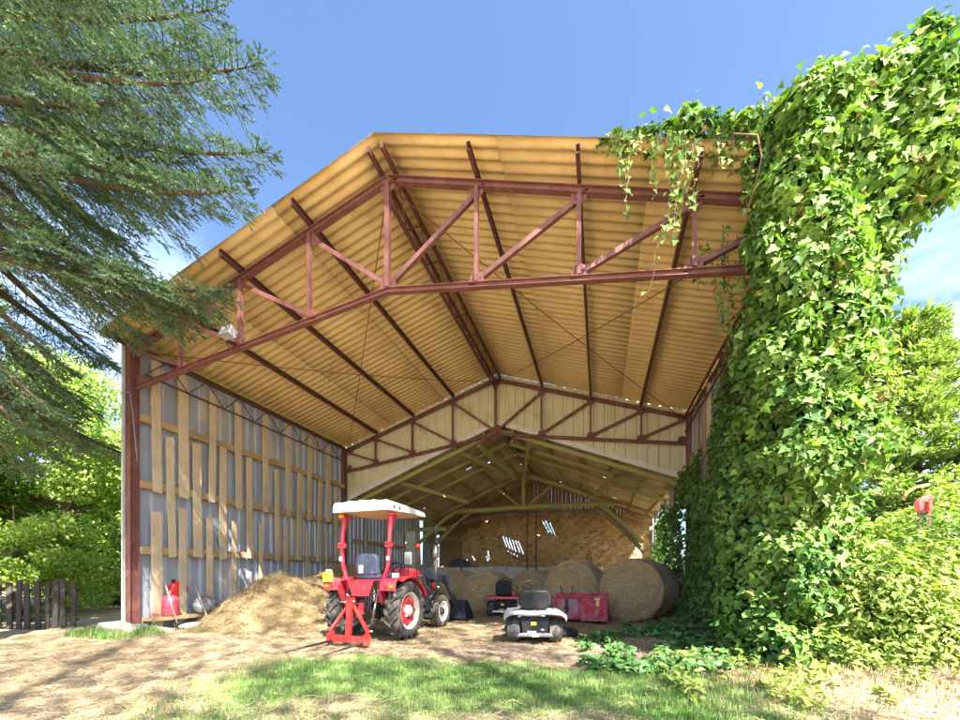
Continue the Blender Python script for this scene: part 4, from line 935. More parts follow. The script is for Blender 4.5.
# fenders: arched top over each wheel with flat rear face and inner side plate
for s in(-1,1):
    f=MB(); x0,x1=s*.42,s*.72; ang=[rad(a) for a in(158,150,138,122,105,90,75,60,45,32,22)]; cy,cz,R=.02,.50,.585
    sec=[]
    for a in ang: sec.append((cy-R*math.cos(PI-a) if False else cy+R*math.cos(a),cz+R*math.sin(a)))
    sec=[(-.50,.86),(-.49,.985),(-.44,1.055)]+[(cy+.60*math.cos(a),cz+.585*math.sin(a)) for a in(rad(v) for v in(118,105,90,75,60,46,34,24))]
    vs=[]
    for y,z in sec: vs+= [(x0,y,z),(x1,y,z)]
    fs=[(2*i,2*i+1,2*i+3,2*i+2) for i in range(len(sec)-1)]; f.add(vs,fs,0,False)
    o=part(f,'fender',M['red'],solid=.025,bevel=.006)
    g=MB(); poly=[(y,z) for y,z in sec]+[(.52,.62),(.30,.56),(-.30,.56),(-.42,.70)]; g.prism(poly,(x0-s*.0,0,0),(0,1,0),(0,0,1),.018); part(g,'fender_side',M['red'],o)
    l=MB(); l.box((s*.64,-.515,.93),(.085,.02,.045)); part(l,'tail_lamp',M['amber'],o,bevel=.006)
    l=MB(); l.box((s*.54,-.515,.93),(.06,.02,.04)); part(l,'reflector',M['lensred'],o,bevel=.006)
    wl=MB(); wl.box((s*.66,-.40,1.115),(.09,.07,.075)); wl.tube((s*.66,-.40,1.06),(s*.66,-.40,1.10),.012); part(wl,'work_lamp',M['white'] if s>0 else M['black'],o,bevel=.012)
# rear panel between the fenders
b=MB(); b.prism([(-.27,1.03),(.27,1.03),(.17,.76),(-.17,.76)],(0,-.44,0),(1,0,0),(0,0,1),.03); b.box((0,-.20,1.035),(.80,.50,.02)); b.box((-.30,-.32,.82),(.16,.03,.34)); b.box((.31,-.30,.82),(.14,.03,.34)); part(b,'rear_panel',M['red'],bevel=.008)
l=MB(); l.lathe([(.045,0),(.05,.02),(.035,.06),(0,.06)],(-.30,-.335,.83),(0,-1,-.3),14); part(l,'trailer_socket',M['black'])
l=MB(); l.box((-.29,-.40,.775),(.05,.03,.02),Matrix.Rotation(.6,3,'Y')); part(l,'socket_flap',M['label'])
# licence plate
b=MB(); b.box((-.60,-.535,1.085),(.205,.012,.165)); pl=part(b,'licence_plate',M['yellow'],bevel=.004)
for i,(txt,zz) in enumerate((('P807',1.095),('KJV',1.018))):
    cu=bpy.data.curves.new('plate_lettering','FONT'); cu.body=txt; cu.size=.082; cu.align_x='CENTER'; cu.extrude=.001; cu.materials.append(M['ink'])
    tmp=bpy.data.objects.new('tmp',cu); lm=bpy.data.meshes.new_from_object(tmp); bpy.data.objects.remove(tmp); lm.name='plate_lettering'; o=bpy.data.objects.new('plate_lettering',lm); COL.objects.link(o); o.parent=pl; o.location=(-.60,-.5435,zz-.002); o.rotation_euler=(PI/2,0,0); OFF[o.name]=(0,0,0)
b=MB(); b.box((-.60,-.51,1.195),(.10,.05,.03)); part(b,'plate_lamp',M['white'],bevel=.005)
# seat
b=MB(); b.box((0,-.02,1.10),(.46,.44,.10)); o=part(b,'seat',M['seat'],bevel=.04,seg=3)
b=MB()
for i in range(6):
    z=1.14+i*.055; w=.46-.02*i-(.05 if i==5 else 0); b.box((0,-.22-.018*i,z),(w,.10-.006*i,.062))
bk=MB(); bk.prism([(-.22,1.12),(.22,1.12),(.235,1.30),(.20,1.46),(.10,1.49),(-.10,1.49),(-.20,1.46),(-.235,1.30)],(0,-.07,0),(1,0,0),(0,-.12,1),.10); part(bk,'backrest',M['seat'],bevel=.035,seg=3)
sb=MB(); sb.box((-.11,-.275,1.22),(.09,.012,.14)); part(sb,'seat_sticker',M['label'],o)
# floor, dash, steering wheel
b=MB(); b.box((0,.52,.62),(.86,.56,.025)); part(b,'footplate',M['black'],bevel=.006)
b=MB(); b.prism([(-.20,.70),(.20,.70),(.22,1.14),(-.22,1.14)],(0,.86,0),(1,0,0),(0,0,1),.20); part(b,'dashboard',M['black'],bevel=.02)
b=MB(); b.tube((0,.76,1.02),(0,.55,1.22),.022); c=Vector((0,.55,1.22)); ax=Vector((0,-.7,.71)).normalized(); ux=Vector((1,0,0)); uy=ax.cross(ux)
ring=[c+ux*(.19*math.cos(2*PI*i/24))+uy*(.19*math.sin(2*PI*i/24)) for i in range(25)]; b.path(ring,.013,8,cap=False)
for k in range(3): a=2*PI*k/3+.5; b.tube(c,c+ux*(.18*math.cos(a))+uy*(.18*math.sin(a)),.009,n=6)
part(b,'steering_wheel',M['plastic'])
b=MB()
for x,y,h in((.30,.30,1.12),(.34,.22,1.08),(-.30,.28,1.10)): b.tube((x,y,.9),(x+.02,y-.05,h),.008,n=6); b.ball((x+.02,y-.05,h),.02,8,6)
part(b,'control_lever',M['amber'])
# bonnet
sec=[(.72,.27,.80,1.26),(1.05,.29,.78,1.25),(1.55,.29,.76,1.17),(1.85,.27,.72,1.08),(1.98,.23,.68,.97)]
vs=[];n=9
for y,hw,zb,zt in sec:
    vs+= [(-hw,y,zb),(-hw,y,zb+(zt-zb)*.65),(-hw*.90,y,zt-.04),(-hw*.5,y,zt),(0,y,zt+.012),(hw*.5,y,zt),(hw*.90,y,zt-.04),(hw,y,zb+(zt-zb)*.65),(hw,y,zb)]
b=MB(); b.add(vs,[(i*n+k,i*n+k+1,(i+1)*n+k+1,(i+1)*n+k) for i in range(4) for k in range(n-1)]+[tuple(range(n))[::-1],tuple(4*n+k for k in range(n))],0,True); part(b,'bonnet',M['red'],bevel=.008)
b=MB(); b.box((.306,1.35,.90),(.012,.42,.10)); b.box((-.306,1.35,.90),(.012,.42,.10)); b.box((0,1.99,.78),(.36,.03,.26)); part(b,'grille',M['black'],bevel=.004)
b=MB(); b.prism([(.0,.0),(.38,.02),(.40,.13),(.05,.11)],(.312,1.02,1.0),(0,1,0),(0,0,1),.004); part(b,'bonnet_decal',M['label'])
# exhaust
b=MB(); b.path([(.24,1.40,.95),(.48,1.45,1.0),(.48,1.45,1.44)],[.04,.05,.05],12); b.path([(.48,1.45,1.40),(.48,1.45,2.06),(.48,1.42,2.13)],.024,10); ex=part(b,'exhaust_pipe',M['black'])
b=MB(); b.lathe([(.03,0),(.062,.02),(.062,.26),(.03,.28)],(.48,1.45,1.46),(0,0,1),16); part(b,'silencer',M['chrome'],ex)
# roll bar and canopy
for s in(-1,1):
    rb=MB()
    X=s*.475+.035; rb.path([(s*.36,-.28,.80),(s*.37,-.32,1.02),(X-s*.02,-.36,1.28),(X,-.36,1.50)],[.034]*4,8); rb.path([(X,-.36,1.50),(X,-.34,1.82),(X,-.30,2.02),(X,-.28,2.13)],[.034,.034,.05,.075],8)
    rb.box((X,-.36,1.60),(.11,.12,.02)); rb.box((X,-.36,1.66),(.11,.12,.02)); rb.box((X,-.36,1.63),(.13,.03,.10)); rb.tube((X-.09,-.36,1.63),(X+.09,-.36,1.63),.013,n=8)
    rb.box((X,-.25,2.14),(.17,.22,.03)); part(rb,'roll_bar',M['red'],bevel=.004)
b=MB(); 
for s in(-1,1): b.box((s*.475+.035,-.40,1.40),(.05,.012,.07))
part(b,'roll_bar_sticker',M['label'])
# canopy: moulded tray with ribbed top, deep rear skirt and shallower nose
def canopy():
    mb=MB(); nx=26; ys=[-.52,-.50,-.30,0,.3,.55,.77,.80]; vs=[]
    for y in ys:
        t=(y+.52)/1.32
        for i in range(nx+1):
            x=-.49+1.05*i/nx; rib=.014*max(0,math.sin(x*26)) ; z=2.34-.04*t*t+rib*(1-t*.5)+.02*(1-((x-.035)/.52)**2)
            if y==-.52: z-=.03
            if y==.80: z-=.02
            vs.append((x,y,z))
    m=len(ys); b0=0
    fs=[(j*(nx+1)+i,j*(nx+1)+i+1,(j+1)*(nx+1)+i+1,(j+1)*(nx+1)+i) for j in range(m-1) for i in range(nx)]
    # skirt
    rim=[i for i in range(nx+1)]+[j*(nx+1)+nx for j in range(1,m)]+[(m-1)*(nx+1)+i for i in range(nx-1,-1,-1)]+[j*(nx+1) for j in range(m-2,0,-1)]
    k=len(vs)
    for i in rim:
        x,y,z=vs[i]; t=(y+.52)/1.32; vs.append((.035+(x-.035)*1.02,y+(.01 if y>.78 else -.01 if y<-.5 else 0),2.34-.04*t*t-(.155-.09*t)))
    n=len(rim)
    for i in range(n): fs.append((rim[i],k+i,k+(i+1)%n,rim[(i+1)%n]))
    mb.add(vs,fs,0,False); return mb
cp=part(canopy(),'canopy',M['white'],solid=.012,bevel=.004)
b=MB(); b.add([(-.46,-.49,2.20),(.53,-.49,2.20),(.53,.2,2.215),(.53,.76,2.235),(-.46,.76,2.235),(-.46,.2,2.215)],[(0,1,2,5),(5,2,3,4)]); part(b,'canopy_lining',M['cream'],cp,solid=.02)
b=MB(); b.tube((-.40,-.42,2.15),(-.40,-.42,2.19),.02); b.lathe([(.0,0),(.055,0),(.055,.05),(.0,.06)],(-.40,-.42,2.105),(0,0,1),16); part(b,'beacon',M['amber'],cp)
b=MB()
for y in(-.30,-.14): b.box((.575,y,2.265),(.012,.035,.05))
part(b,'canopy_vent',M['black'],cp)
# mirror, side lamp on a stalk
b=MB(); b.path([(.46,.35,1.05),(.44,.40,1.25),(.42,.42,1.33)],.010,6); mi=part(b,'mirror_arm',M['black'])
b=MB(); b.box((.42,.42,1.43),(.15,.03,.24)); part(b,'mirror',M['glass'],mi,bevel=.012)
b=MB(); b.path([(.28,.98,1.05),(.31,1.0,1.40),(.31,1.0,1.66)],.007,6); sl=part(b,'lamp_stalk',M['black'])
b=MB(); b.ball((.31,1.0,1.69),(.05,.05,.055),10,8); part(b,'side_lamp',M['lensred'],sl)
# three point hitch
h=MB(); 
for s in(-1,1): h.path([(s*.17,-.12,.36),(s*.24,-.45,.30),(s*.33,-.84,.25)],[.028,.024,.022],8)
part(h,'lower_link',M['iron'])
h=MB()
for s in(-1,1):
    h.tube((s*.26,-.30,.86),(s*.26,-.50,.30),.012,n=8); h.tube((s*.26,-.36,.70),(s*.26,-.44,.47),.022,n=10)
    h.tube((s*.17,-.26,.84),(s*.28,-.30,.86),.028,n=8)
part(h,'lift_rod',M['chrome'])
h=MB(); pts=[]
for i in range(60):
    a=i*.9; pts.append((.20+.03*math.cos(a),-.34+.03*math.sin(a),.66+.25*i/60))
h.path(pts,.007,5); part(h,'spring',M['chrome'])
h=MB(); h.tube((-.02,-.40,.62),(-.12,-.80,.69),.016,n=8); h.tube((-.05,-.50,.64),(-.09,-.70,.675),.026,n=10); h.tube((-.14,-.80,.69),(-.02,-.84,.69),.012,n=8); part(h,'top_link',M['chrome'])
h=MB(); h.box((-.18,-.38,.66),(.05,.18,.12)); h.box((.0,-.42,.55),(.10,.05,.20)); h.box((-.26,-.36,.60),(.10,.06,.14)); part(h,'hitch_bracket',M['red'],bevel=.008)
h=MB()
for k in range(3): h.path([(.10+.04*k,-.38,.84),(.12+.05*k,-.46,.72-.04*k),(.06+.05*k,-.42,.50),(.10,-.30,.45)],.010,6)
h.path([(-.1,-.36,.84),(-.18,-.45,.70),(-.12,-.44,.55)],.010,6); part(h,'hydraulic_hose',M['black'])
# front loader
L=MB()
for s in(-1,1):
    L.box((s*.38,1.06,.74),(.07,.20,.62)); L.prism([(-.10,.40),(.12,.40),(.14,.95),(.02,1.22),(-.10,1.18)],(s*.43,1.10,0),(0,1,0),(0,0,1),.05); L.beam((s*.38,1.0,.50),(s*.38,1.95,.50),.06,.12)
L.box((0,1.06,.50),(.80,.14,.10)); L.box((0,2.02,.55),(.84,.06,.30)); part(L,'loader_frame',M['bluesteel'],bevel=.008)
for s in(-1,1):
    A=MB(); A.beam((s*.47,1.05,1.10),(s*.47,1.95,1.02),.055,.13); A.beam((s*.47,1.92,1.06),(s*.47,2.62,.32),.055,.14); A.prism([(-.10,-.10),(.12,-.05),(.06,.12),(-.1,.1)],(s*.47,1.95,1.02),(0,1,0),(0,0,1),.075); o=part(A,'loader_arm',M['bluesteel'],bevel=.006)
    cyl=MB(); cyl.tube((s*.47,1.16,.62),(s*.47,1.52,.82),.035,n=12); part(cyl,'hydraulic_cylinder',M['black'],o)
    cyl=MB(); cyl.tube((s*.47,1.52,.82),(s*.47,1.80,.98),.018,n=10); cyl.tube((s*.47,2.0,.90),(s*.47,2.45,.62),.016,n=10); part(cyl,'piston_rod',M['chrome'],o)
B=MB(); B.beam((-.55,2.60,.34),(.55,2.60,.34),.07,.07)
pf=[(2.66,.52),(2.63,.30),(2.66,.08),(2.78,.03),(3.20,.025)]
vs=[];
for y,z in pf: vs+= [(-.66,y,z),(.66,y,z)]
B.add(vs,[(2*i,2*i+1,2*i+3,2*i+2) for i in range(4)]); 
for s in(-1,1): B.prism([(2.66,.52),(2.63,.30),(2.66,.08),(2.78,.03),(3.20,.025),(3.12,.16),(2.80,.50)],(s*.655,0,0),(0,1,0),(0,0,1),.012)
part(B,'loader_bucket',M['bluesteel'],solid=.01)
H=MB()
for k,(x,z) in enumerate(((.46,.95),(.50,.88),(.44,.80))): H.path([(x,.98,z),(x+.06,1.25,z-.22-.04*k),(x+.05,1.45,z-.14),(x,1.60,z+.06)],.012,6)
H.path([(.42,.86,1.12),(.50,.95,1.22),(.50,1.05,1.05),(.45,1.15,.8)],.012,6); H.path([(.40,.92,1.15),(.42,1.02,1.28),(.46,1.10,1.10)],.012,6); part(H,'loader_hose',M['black'])
H=MB(); H.box((.40,.92,1.02),(.10,.14,.16)); H.box((.44,.90,.62),(.12,.26,.20)); H.box((.40,1.22,.62),(.12,.20,.26)); H.tube((.40,1.34,.9),(.40,1.34,1.08),.05,n=12); part(H,'valve_block',M['black'],bevel=.01)

# ------------------------------------------------------------------ bale spike hung on the hitch
BS=thing('bale_spike','red A-shaped bale spike frame with two long black prongs hung behind the tractor','bale spike',(-3.80,5.52,0),rad(-3.5))
b=MB(); b.beam((-.37,0,.115),(.37,0,.115),.10,.10); 
for s in(-1,1):
    b.beam((s*.345,.01,.10),(s*.345,.01,.27),.05,.06,(0,1,0)); b.beam((s*.345,.01,.25),(s*.05,.06,.64),.045,.055,(0,1,0)); b.box((s*.345,-.01,.12),(.055,.14,.16))
b.beam((-.01,0,.11),(-.01,.05,.68),.09,.07,(0,1,0)); 
for s in(-1,1): b.box((-.01+s*.045,.06,.69),(.014,.11,.14))
BS_=b.build('frame',M['redimp'],BS,bevel=.008,world=False)
b=MB(); b.tube((-.09,.07,.70),(.07,.07,.70),.014,n=8)
for s in(-1,1): b.tube((s*.33,.01,.25),(s*.44,.01,.25),.014,n=8); 
b.build('pin',M['chrome'],BS,world=False)
for s in(-1,1):
    b=MB(); b.tube((s*.31,.02,.075),(s*.33,-.95,.06),.022,.008,10); b.build('prong',M['black'],BS,world=False)

# ------------------------------------------------------------------ ride-on mowers (local: +Y forward, rear axle at origin)
def mower(label,loc,rz,body,seatm,style):
    t=thing('riding_mower',label,'lawn mower',loc,rz,'ride-on mowers parked before the hay bales')
    P=lambda mb,n,m,par=t,**k: mb.build(n,m,par,world=False,**k)
    for s in(-1,1):
        c=(s*.345,0,.215); w=MB(); w.lathe([(.10,-.08),(.115,-.09),(.10,-.06),(.095,.06),(.115,.09),(.10,.08)],c,(1,0,0),24,closed=True); disc(w,c,[(.10,s*.03),(.04,s*.05),(0,s*.06)],20)
        o=P(w,'rear_wheel',M['rim'] if style==0 else M['plastic']); q=MB(); tyre(q,c,.212,.21,.10,0); P(q,'tyre',M['rubber'],o)
        c=(s*.36,1.18,.17); w=MB(); disc(w,c,[(.085,s*-.05),(.085,s*.05),(.03,s*.04),(0,s*.05)],20); o=P(w,'front_wheel',M['plastic']); q=MB(); tyre(q,c,.17,.14,.085,0); P(q,'tyre',M['rubber'],o)
    b=MB(); b.box((0,.45,.30),(.36,1.1,.16)); b.prism([(-.20,.14),(.20,.14),(.235,.44),(-.235,.44)],(0,-.17,0),(1,0,0),(0,0,1),.12); b.tube((-.30,0,.215),(.30,0,.215),.03,n=8); b.tube((-.34,1.18,.17),(.34,1.18,.17),.025,n=8); P(b,'chassis',M['plastic'],bevel=.015)
    # rear fender deck: broad moulded plate with drooping sides
    xs=[-.50,-.485,-.42,-.25,0,.25,.42,.485,.50]; zs=[.425,.475,.525,.535,.53,.535,.525,.475,.425]
    vs=[]; ys=[-.30,-.285,-.1,.15,.34,.36]
    for j,y in enumerate(ys):
        for x,z in zip(xs,zs): vs.append((x*(.97 if j in(0,5) else 1),y,z-(.05 if j in(0,5) else 0)))
    d=MB(); d.add(vs,[(j*9+i,j*9+i+1,(j+1)*9+i+1,(j+1)*9+i) for j in range(5) for i in range(8)],0,True); P(d,'fender_deck',body,solid=.03,bevel=.004)
    b=MB(); b.box((0,.06,.60),(.42,.40,.09)); st=P(b,'seat',seatm,bevel=.035,seg=3)
    b=MB()
    if style==0: b.prism([(-.16,.56),(.16,.56),(.27,.64),(.255,.80),(.20,.875),(-.20,.875),(-.255,.80),(-.27,.64)],(0,-.06,0),(1,0,0),(0,-.14,1),.10)
    else: b.prism([(-.17,.58),(.17,.58),(.21,.70),(.20,.88),(.14,.95),(-.14,.95),(-.20,.88),(-.21,.70)],(0,-.06,0),(1,0,0),(0,-.14,1),.11)
    P(b,'backrest',seatm,st,bevel=.03,seg=3)
    b=MB(); b.box((0,-.10,.575),(.26,.04,.03)); b.box((0,-.215,.548),(.04,.03,.02)); P(b,'seat_hinge',M['lensred'] if style==0 else M['plastic'],st,bevel=.004)
    b=MB(); b.tube((0,.78,.55),(0,.56,.93),.018,n=8); c=Vector((0,.56,.93)); ax=Vector((0,-.45,.89)).normalized(); ux=Vector((1,0,0)); uy=ax.cross(ux)
    b.path([c+ux*(.17*math.cos(2*PI*i/24))+uy*(.17*math.sin(2*PI*i/24)) for i in range(25)],.012,8,cap=False)
    for k in range(3): a=2*PI*k/3+.5; b.beam(c,c+ux*(.165*math.cos(a))+uy*(.165*math.sin(a)),.03,.008)
    P(b,'steering_wheel',M['plastic'])
    sec=[(.62,.25,.34,.66),(.78,.25,.34,.70),(1.1,.23,.34,.66),(1.36,.20,.34,.58),(1.42,.16,.36,.50)]; vs=[]
    for y,hw,zb,zt in sec: vs+= [(-hw,y,zb),(-hw,y,zt-.06),(-hw*.7,y,zt),(hw*.7,y,zt),(hw,y,zt-.06),(hw,y,zb)]
    b=MB(); b.add(vs,[(i*6+k,i*6+k+1,(i+1)*6+k+1,(i+1)*6+k) for i in range(4) for k in range(5)]+[(5,4,3,2,1,0),(24,25,26,27,28,29)],0,True); P(b,'bonnet',body,bevel=.008)
    b=MB(); b.lathe([(0,.12),(.30,.12),(.36,.04),(.36,-.02)],(.10,.62,.13),(0,0,1),28); b.lathe([(0,.12),(.28,.12),(.34,.04),(.34,-.02)],(-.16,.56,.13),(0,0,1),28); P(b,'cutting_deck',M['black'])
    b=MB(); b.prism([(-.20,.03),(.22,.03),(.16,.17),(-.16,.17)],(.46,.56,0),(0,1,0),(0,0,1),.03); b.add([(.44,.36,.20),(.44,.78,.20),(.80,.70,.13),(.80,.40,.13),(.44,.36,.06),(.44,.78,.06),(.80,.70,.045),(.80,.40,.045)],[(0,1,2,3),(0,3,7,4),(1,5,6,2)]); P(b,'discharge_chute',M['plastic'],solid=.01)
    b=MB(); b.prism([(-.30,-.02),(.30,-.02),(.26,.035),(-.26,.035)],(0,-.235,.145),(1,0,0),(0,0,1),.05); b.box((0,-.29,.14),(.12,.12,.012)); P(b,'rear_bumper',M['chrome'],bevel=.006)
    b=MB(); b.box((-.02,-.234,.335),(.085,.006,.05)); P(b,'warning_sticker',M['yellow'])
    b=MB(); b.box((.12,-.234,.24),(.05,.006,.02)); b.box((-.05,-.234,.205),(.14,.006,.02)); P(b,'label',M['label'])
    b=MB(); b.tube((.33,.22,.50),(.345,.18,.74),.009,n=6); b.ball((.345,.18,.75),(.018,.018,.03),8,6); P(b,'lever',M['plastic'])
    return t
mower('silver-decked ride-on mower with black seat turned towards the wide barn opening',(-1.06,6.74,0),rad(13),M['mowergrey'],M['plastic'],0)
mower('red ride-on mower with black seat parked behind the silver one',(-2.44,10.45,0),rad(8),M['red'],M['plastic'],1)

# ------------------------------------------------------------------ scuffed red transport box
TB=thing('transport_box','scuffed red steel transport box standing before the largest round bale','transport box',(-.42,9.70,0),rad(-2))
b=MB(); w,h,dp=.58,.64,.26
b.box((0,dp,.36),(2*w,.02,.56)); b.box((0,0,.10),(2*w-.02,2*dp,.02)); b.box((-w,.0,.36),(.02,2*dp-.02,.56)); b.box((w,.0,.36),(.02,2*dp-.02,.56)); b.box((.28,-dp,.34),(.58,.02,.54)); TBb=b.build('body',M['redbox'],TB,bevel=.004,world=False)
b=MB(); b.box((0,-dp-.012,.625),(2*w+.04,.06,.05)); b.box((0,dp,.655),(2*w+.04,.05,.04)); b.box((-w+.02,-dp-.012,.36),(.06,.05,.50)); b.box((w-.015,-dp-.012,.36),(.05,.05,.50)); b.box((-.02,-dp-.012,.36),(.06,.05,.50)); b.box((-.30,-dp-.012,.16),(.52,.05,.09)); b.build('frame',M['redbox'],TB,bevel=.005,world=False)
b=MB(); b.box((-.30,-dp-.03,.42),(.05,.05,.34)); b.box((-.30,-dp-.06,.40),(.03,.05,.10)); b.tube((-.36,-dp-.06,.36),(-.24,-dp-.06,.36),.016,n=8); b.build('hitch_bracket',M['black'],TB,bevel=.004,world=False)
b=MB(); b.box((.38,-dp-.013,.47),(.065,.004,.12)); b.build('warning_sticker',M['yellow'],TB,world=False)
b=MB(); b.box((.37,-dp-.013,.575),(.11,.004,.05)); b.build('label',M['label'],TB,world=False)
b=MB(); b.box((-.30,-dp+.06,.38),(.545,.02,.42)); b.build('back_panel',paint('dusty_pinkish_red',(.46,.20,.20),dust=(.52,.42,.40),amt=1.0,rough=.7,coat=0,s=6),TB,world=False,bevel=.003)
for s in(-1,1):
    b=MB(); b.tube((s*.10-.30,-dp-.02,.66),(s*.14-.30,-dp-.03,.86),.012,n=6); b.build('pin',M['black'],TB,world=False)

# ------------------------------------------------------------------ round bales
def bale_mat():
    m,nt,b=newmat('hay_bale_face'); v=coords(nt); 
    t=N(nt,'ShaderNodeTexCoord'); sp=N(nt,'ShaderNodeSeparateXYZ'); nt.links.new(t.outputs['Object'],sp.inputs[0])
    f1=noise(nt,coords(nt,(55,8,14),rot=(.2,.5,.1)),1,4,.7); f2=noise(nt,coords(nt,(9,8,60),rot=(.1,-.4,.2)),1,4,.7)
    mx=N(nt,'ShaderNodeMath',operation='MAXIMUM'); nt.links.new(f1,mx.inputs[0]); nt.links.new(f2,mx.inputs[1])
    c=ramp(nt,mx.outputs[0],[(.40,(.30,.20,.085)),(.52,(.62,.46,.22)),(.68,(.80,.63,.35))])
    c=mixc(nt,ramp(nt,noise(nt,v,3,5),[(.45,0),(.75,.5)]),c,(.30,.23,.13)); nt.links.new(c,b.inputs['Base Color']); b.inputs['Roughness'].default_value=.95; b.inputs['Specular IOR Level'].default_value=.1
    bp=N(nt,'ShaderNodeBump'); bp.inputs['Strength'].default_value=1; bp.inputs['Distance'].default_value=.03; nt.links.new(mx.outputs[0],bp.inputs['Height']); nt.links.new(bp.outputs[0],b.inputs['Normal']); return m
M['hay']=bale_mat()
M['net']=mat('weathered_bale_net',(.52,.46,.40),(.40,.35,.30),.9,scale=10,stretch=(1,14,1),c3=(.44,.36,.24),s3=3,t3=(.5,.66),bump=.6)
M['netband']=mat('black_net_edge',(.06,.055,.06),(.12,.11,.11),.8,scale=20,stretch=(1,8,1))
M['strand']=leafmat('hay_strand',[(.42,.32,.17),(.58,.46,.27),(.70,.58,.36),(.50,.39,.22)],.1,.8,(1,1,1))
def bale(label,loc,rz,R,Ln,seed,band=False):
    rg=random.Random(seed); nr=np.random.default_rng(seed); t=thing('hay_bale',label,'hay bale',loc,rz,'round hay bales in the barn')
    n=40; rings=[]
    sag=lambda a:1-.05*max(0,-math.sin(a))**3
    body=MB(); ys=[0.02]+[Ln*i/8 for i in range(1,8)]+[Ln-.02]
    vs=[]
    for j,y in enumerate(ys):
        for k in range(n):
            a=2*PI*k/n; r=R*sag(a)*(1+.014*math.sin(3*a+seed)+.012*math.sin(7*a+y*9))*(.975 if j in(0,len(ys)-1) else 1); vs.append((r*math.cos(a),y,R*.955+r*math.sin(a)))
    body.add(vs,[(j*n+k,j*n+(k+1)%n,(j+1)*n+(k+1)%n,(j+1)*n+k)[::-1] for j in range(len(ys)-1) for k in range(n)],0,True)
    o=body.build('net_wrap',M['net'],t,world=False)
    for e,(y0,sg) in enumerate(((.02,-1),(Ln-.02,1))):
        f=MB(); vs=[(0,y0+sg*.03,R*.955)]; q=9
        for i in range(1,q+1):
            for k in range(n):
                a=2*PI*k/n; r=R*.985*sag(a)*i/q*(1+.014*math.sin(3*a+seed)); yy=y0+sg*(.035*(1-(i/q)**4)+.014*math.sin(i*2.2+a*2)+.012*rg.uniform(-1,1)*(i<q)); vs.append((r*math.cos(a),yy,R*.955+r*math.sin(a)))
        fs=[(0,1+k,1+(k+1)%n) for k in range(n)]+[(1+(i-1)*n+k,1+i*n+k,1+i*n+(k+1)%n,1+(i-1)*n+(k+1)%n) for i in range(1,q) for k in range(n)]
        f.add(vs,fs,0,True); f.build('hay_face',M['hay'],t,world=False)
        if e==0:
            m=3600; r=R*np.sqrt(nr.random(m))*.98; a=nr.random(m)*2*PI; keep=np.sin(a)*r+R*.955>.03; r,a=r[keep],a[keep]; m=len(r)
            P=np.stack([r*np.cos(a),y0+sg*(.02+.03*nr.random(m)),R*.955+r*np.sin(a)],1); b2=a+PI/2+nr.normal(0,.6,m)
            D=np.stack([np.cos(b2),-.08+nr.normal(0,.16,m),np.sin(b2)],1); s=strips('loose_strand',P,D,.06+.16*nr.random(m),.004+.004*nr.random(m),M['strand'],None); s.parent=t; OFF[s.name]=(0,0,0); s['kind']='stuff'
    if band:
        for y in(Ln*.16,Ln*.80):
            b=MB(); b.lathe([(R*1.012,-.02),(R*1.018,0),(R*1.012,.03)],(0,y,R*.955),(0,1,0),40); b.build('net_edge',M['netband'],t,world=False)
    return t
bale('largest round hay bale with dark net edges beside the ivy-covered wall',(.66,10.12,0),rad(-25),.77,1.2,1,True)
bale('tall round hay bale behind the red transport box',(-.78,11.3,0),rad(-14),.765,1.2,2)
bale('smaller round hay bale between the loader bucket and the red mower',(-3.36,11.55,0),rad(-6),.61,1.2,3)
bale('low round hay bale right behind the mower steering wheel',(-2.20,12.75,0),rad(-8),.63,1.2,4)
bale('low round hay bale tucked in farthest back beside the tall one',(-1.62,14.3,0),rad(-6),.68,1.2,5)
bale('grey-netted round bale in the shadow behind the tractor loader',(-4.95,13.3,0),rad(-4),.64,1.2,6)

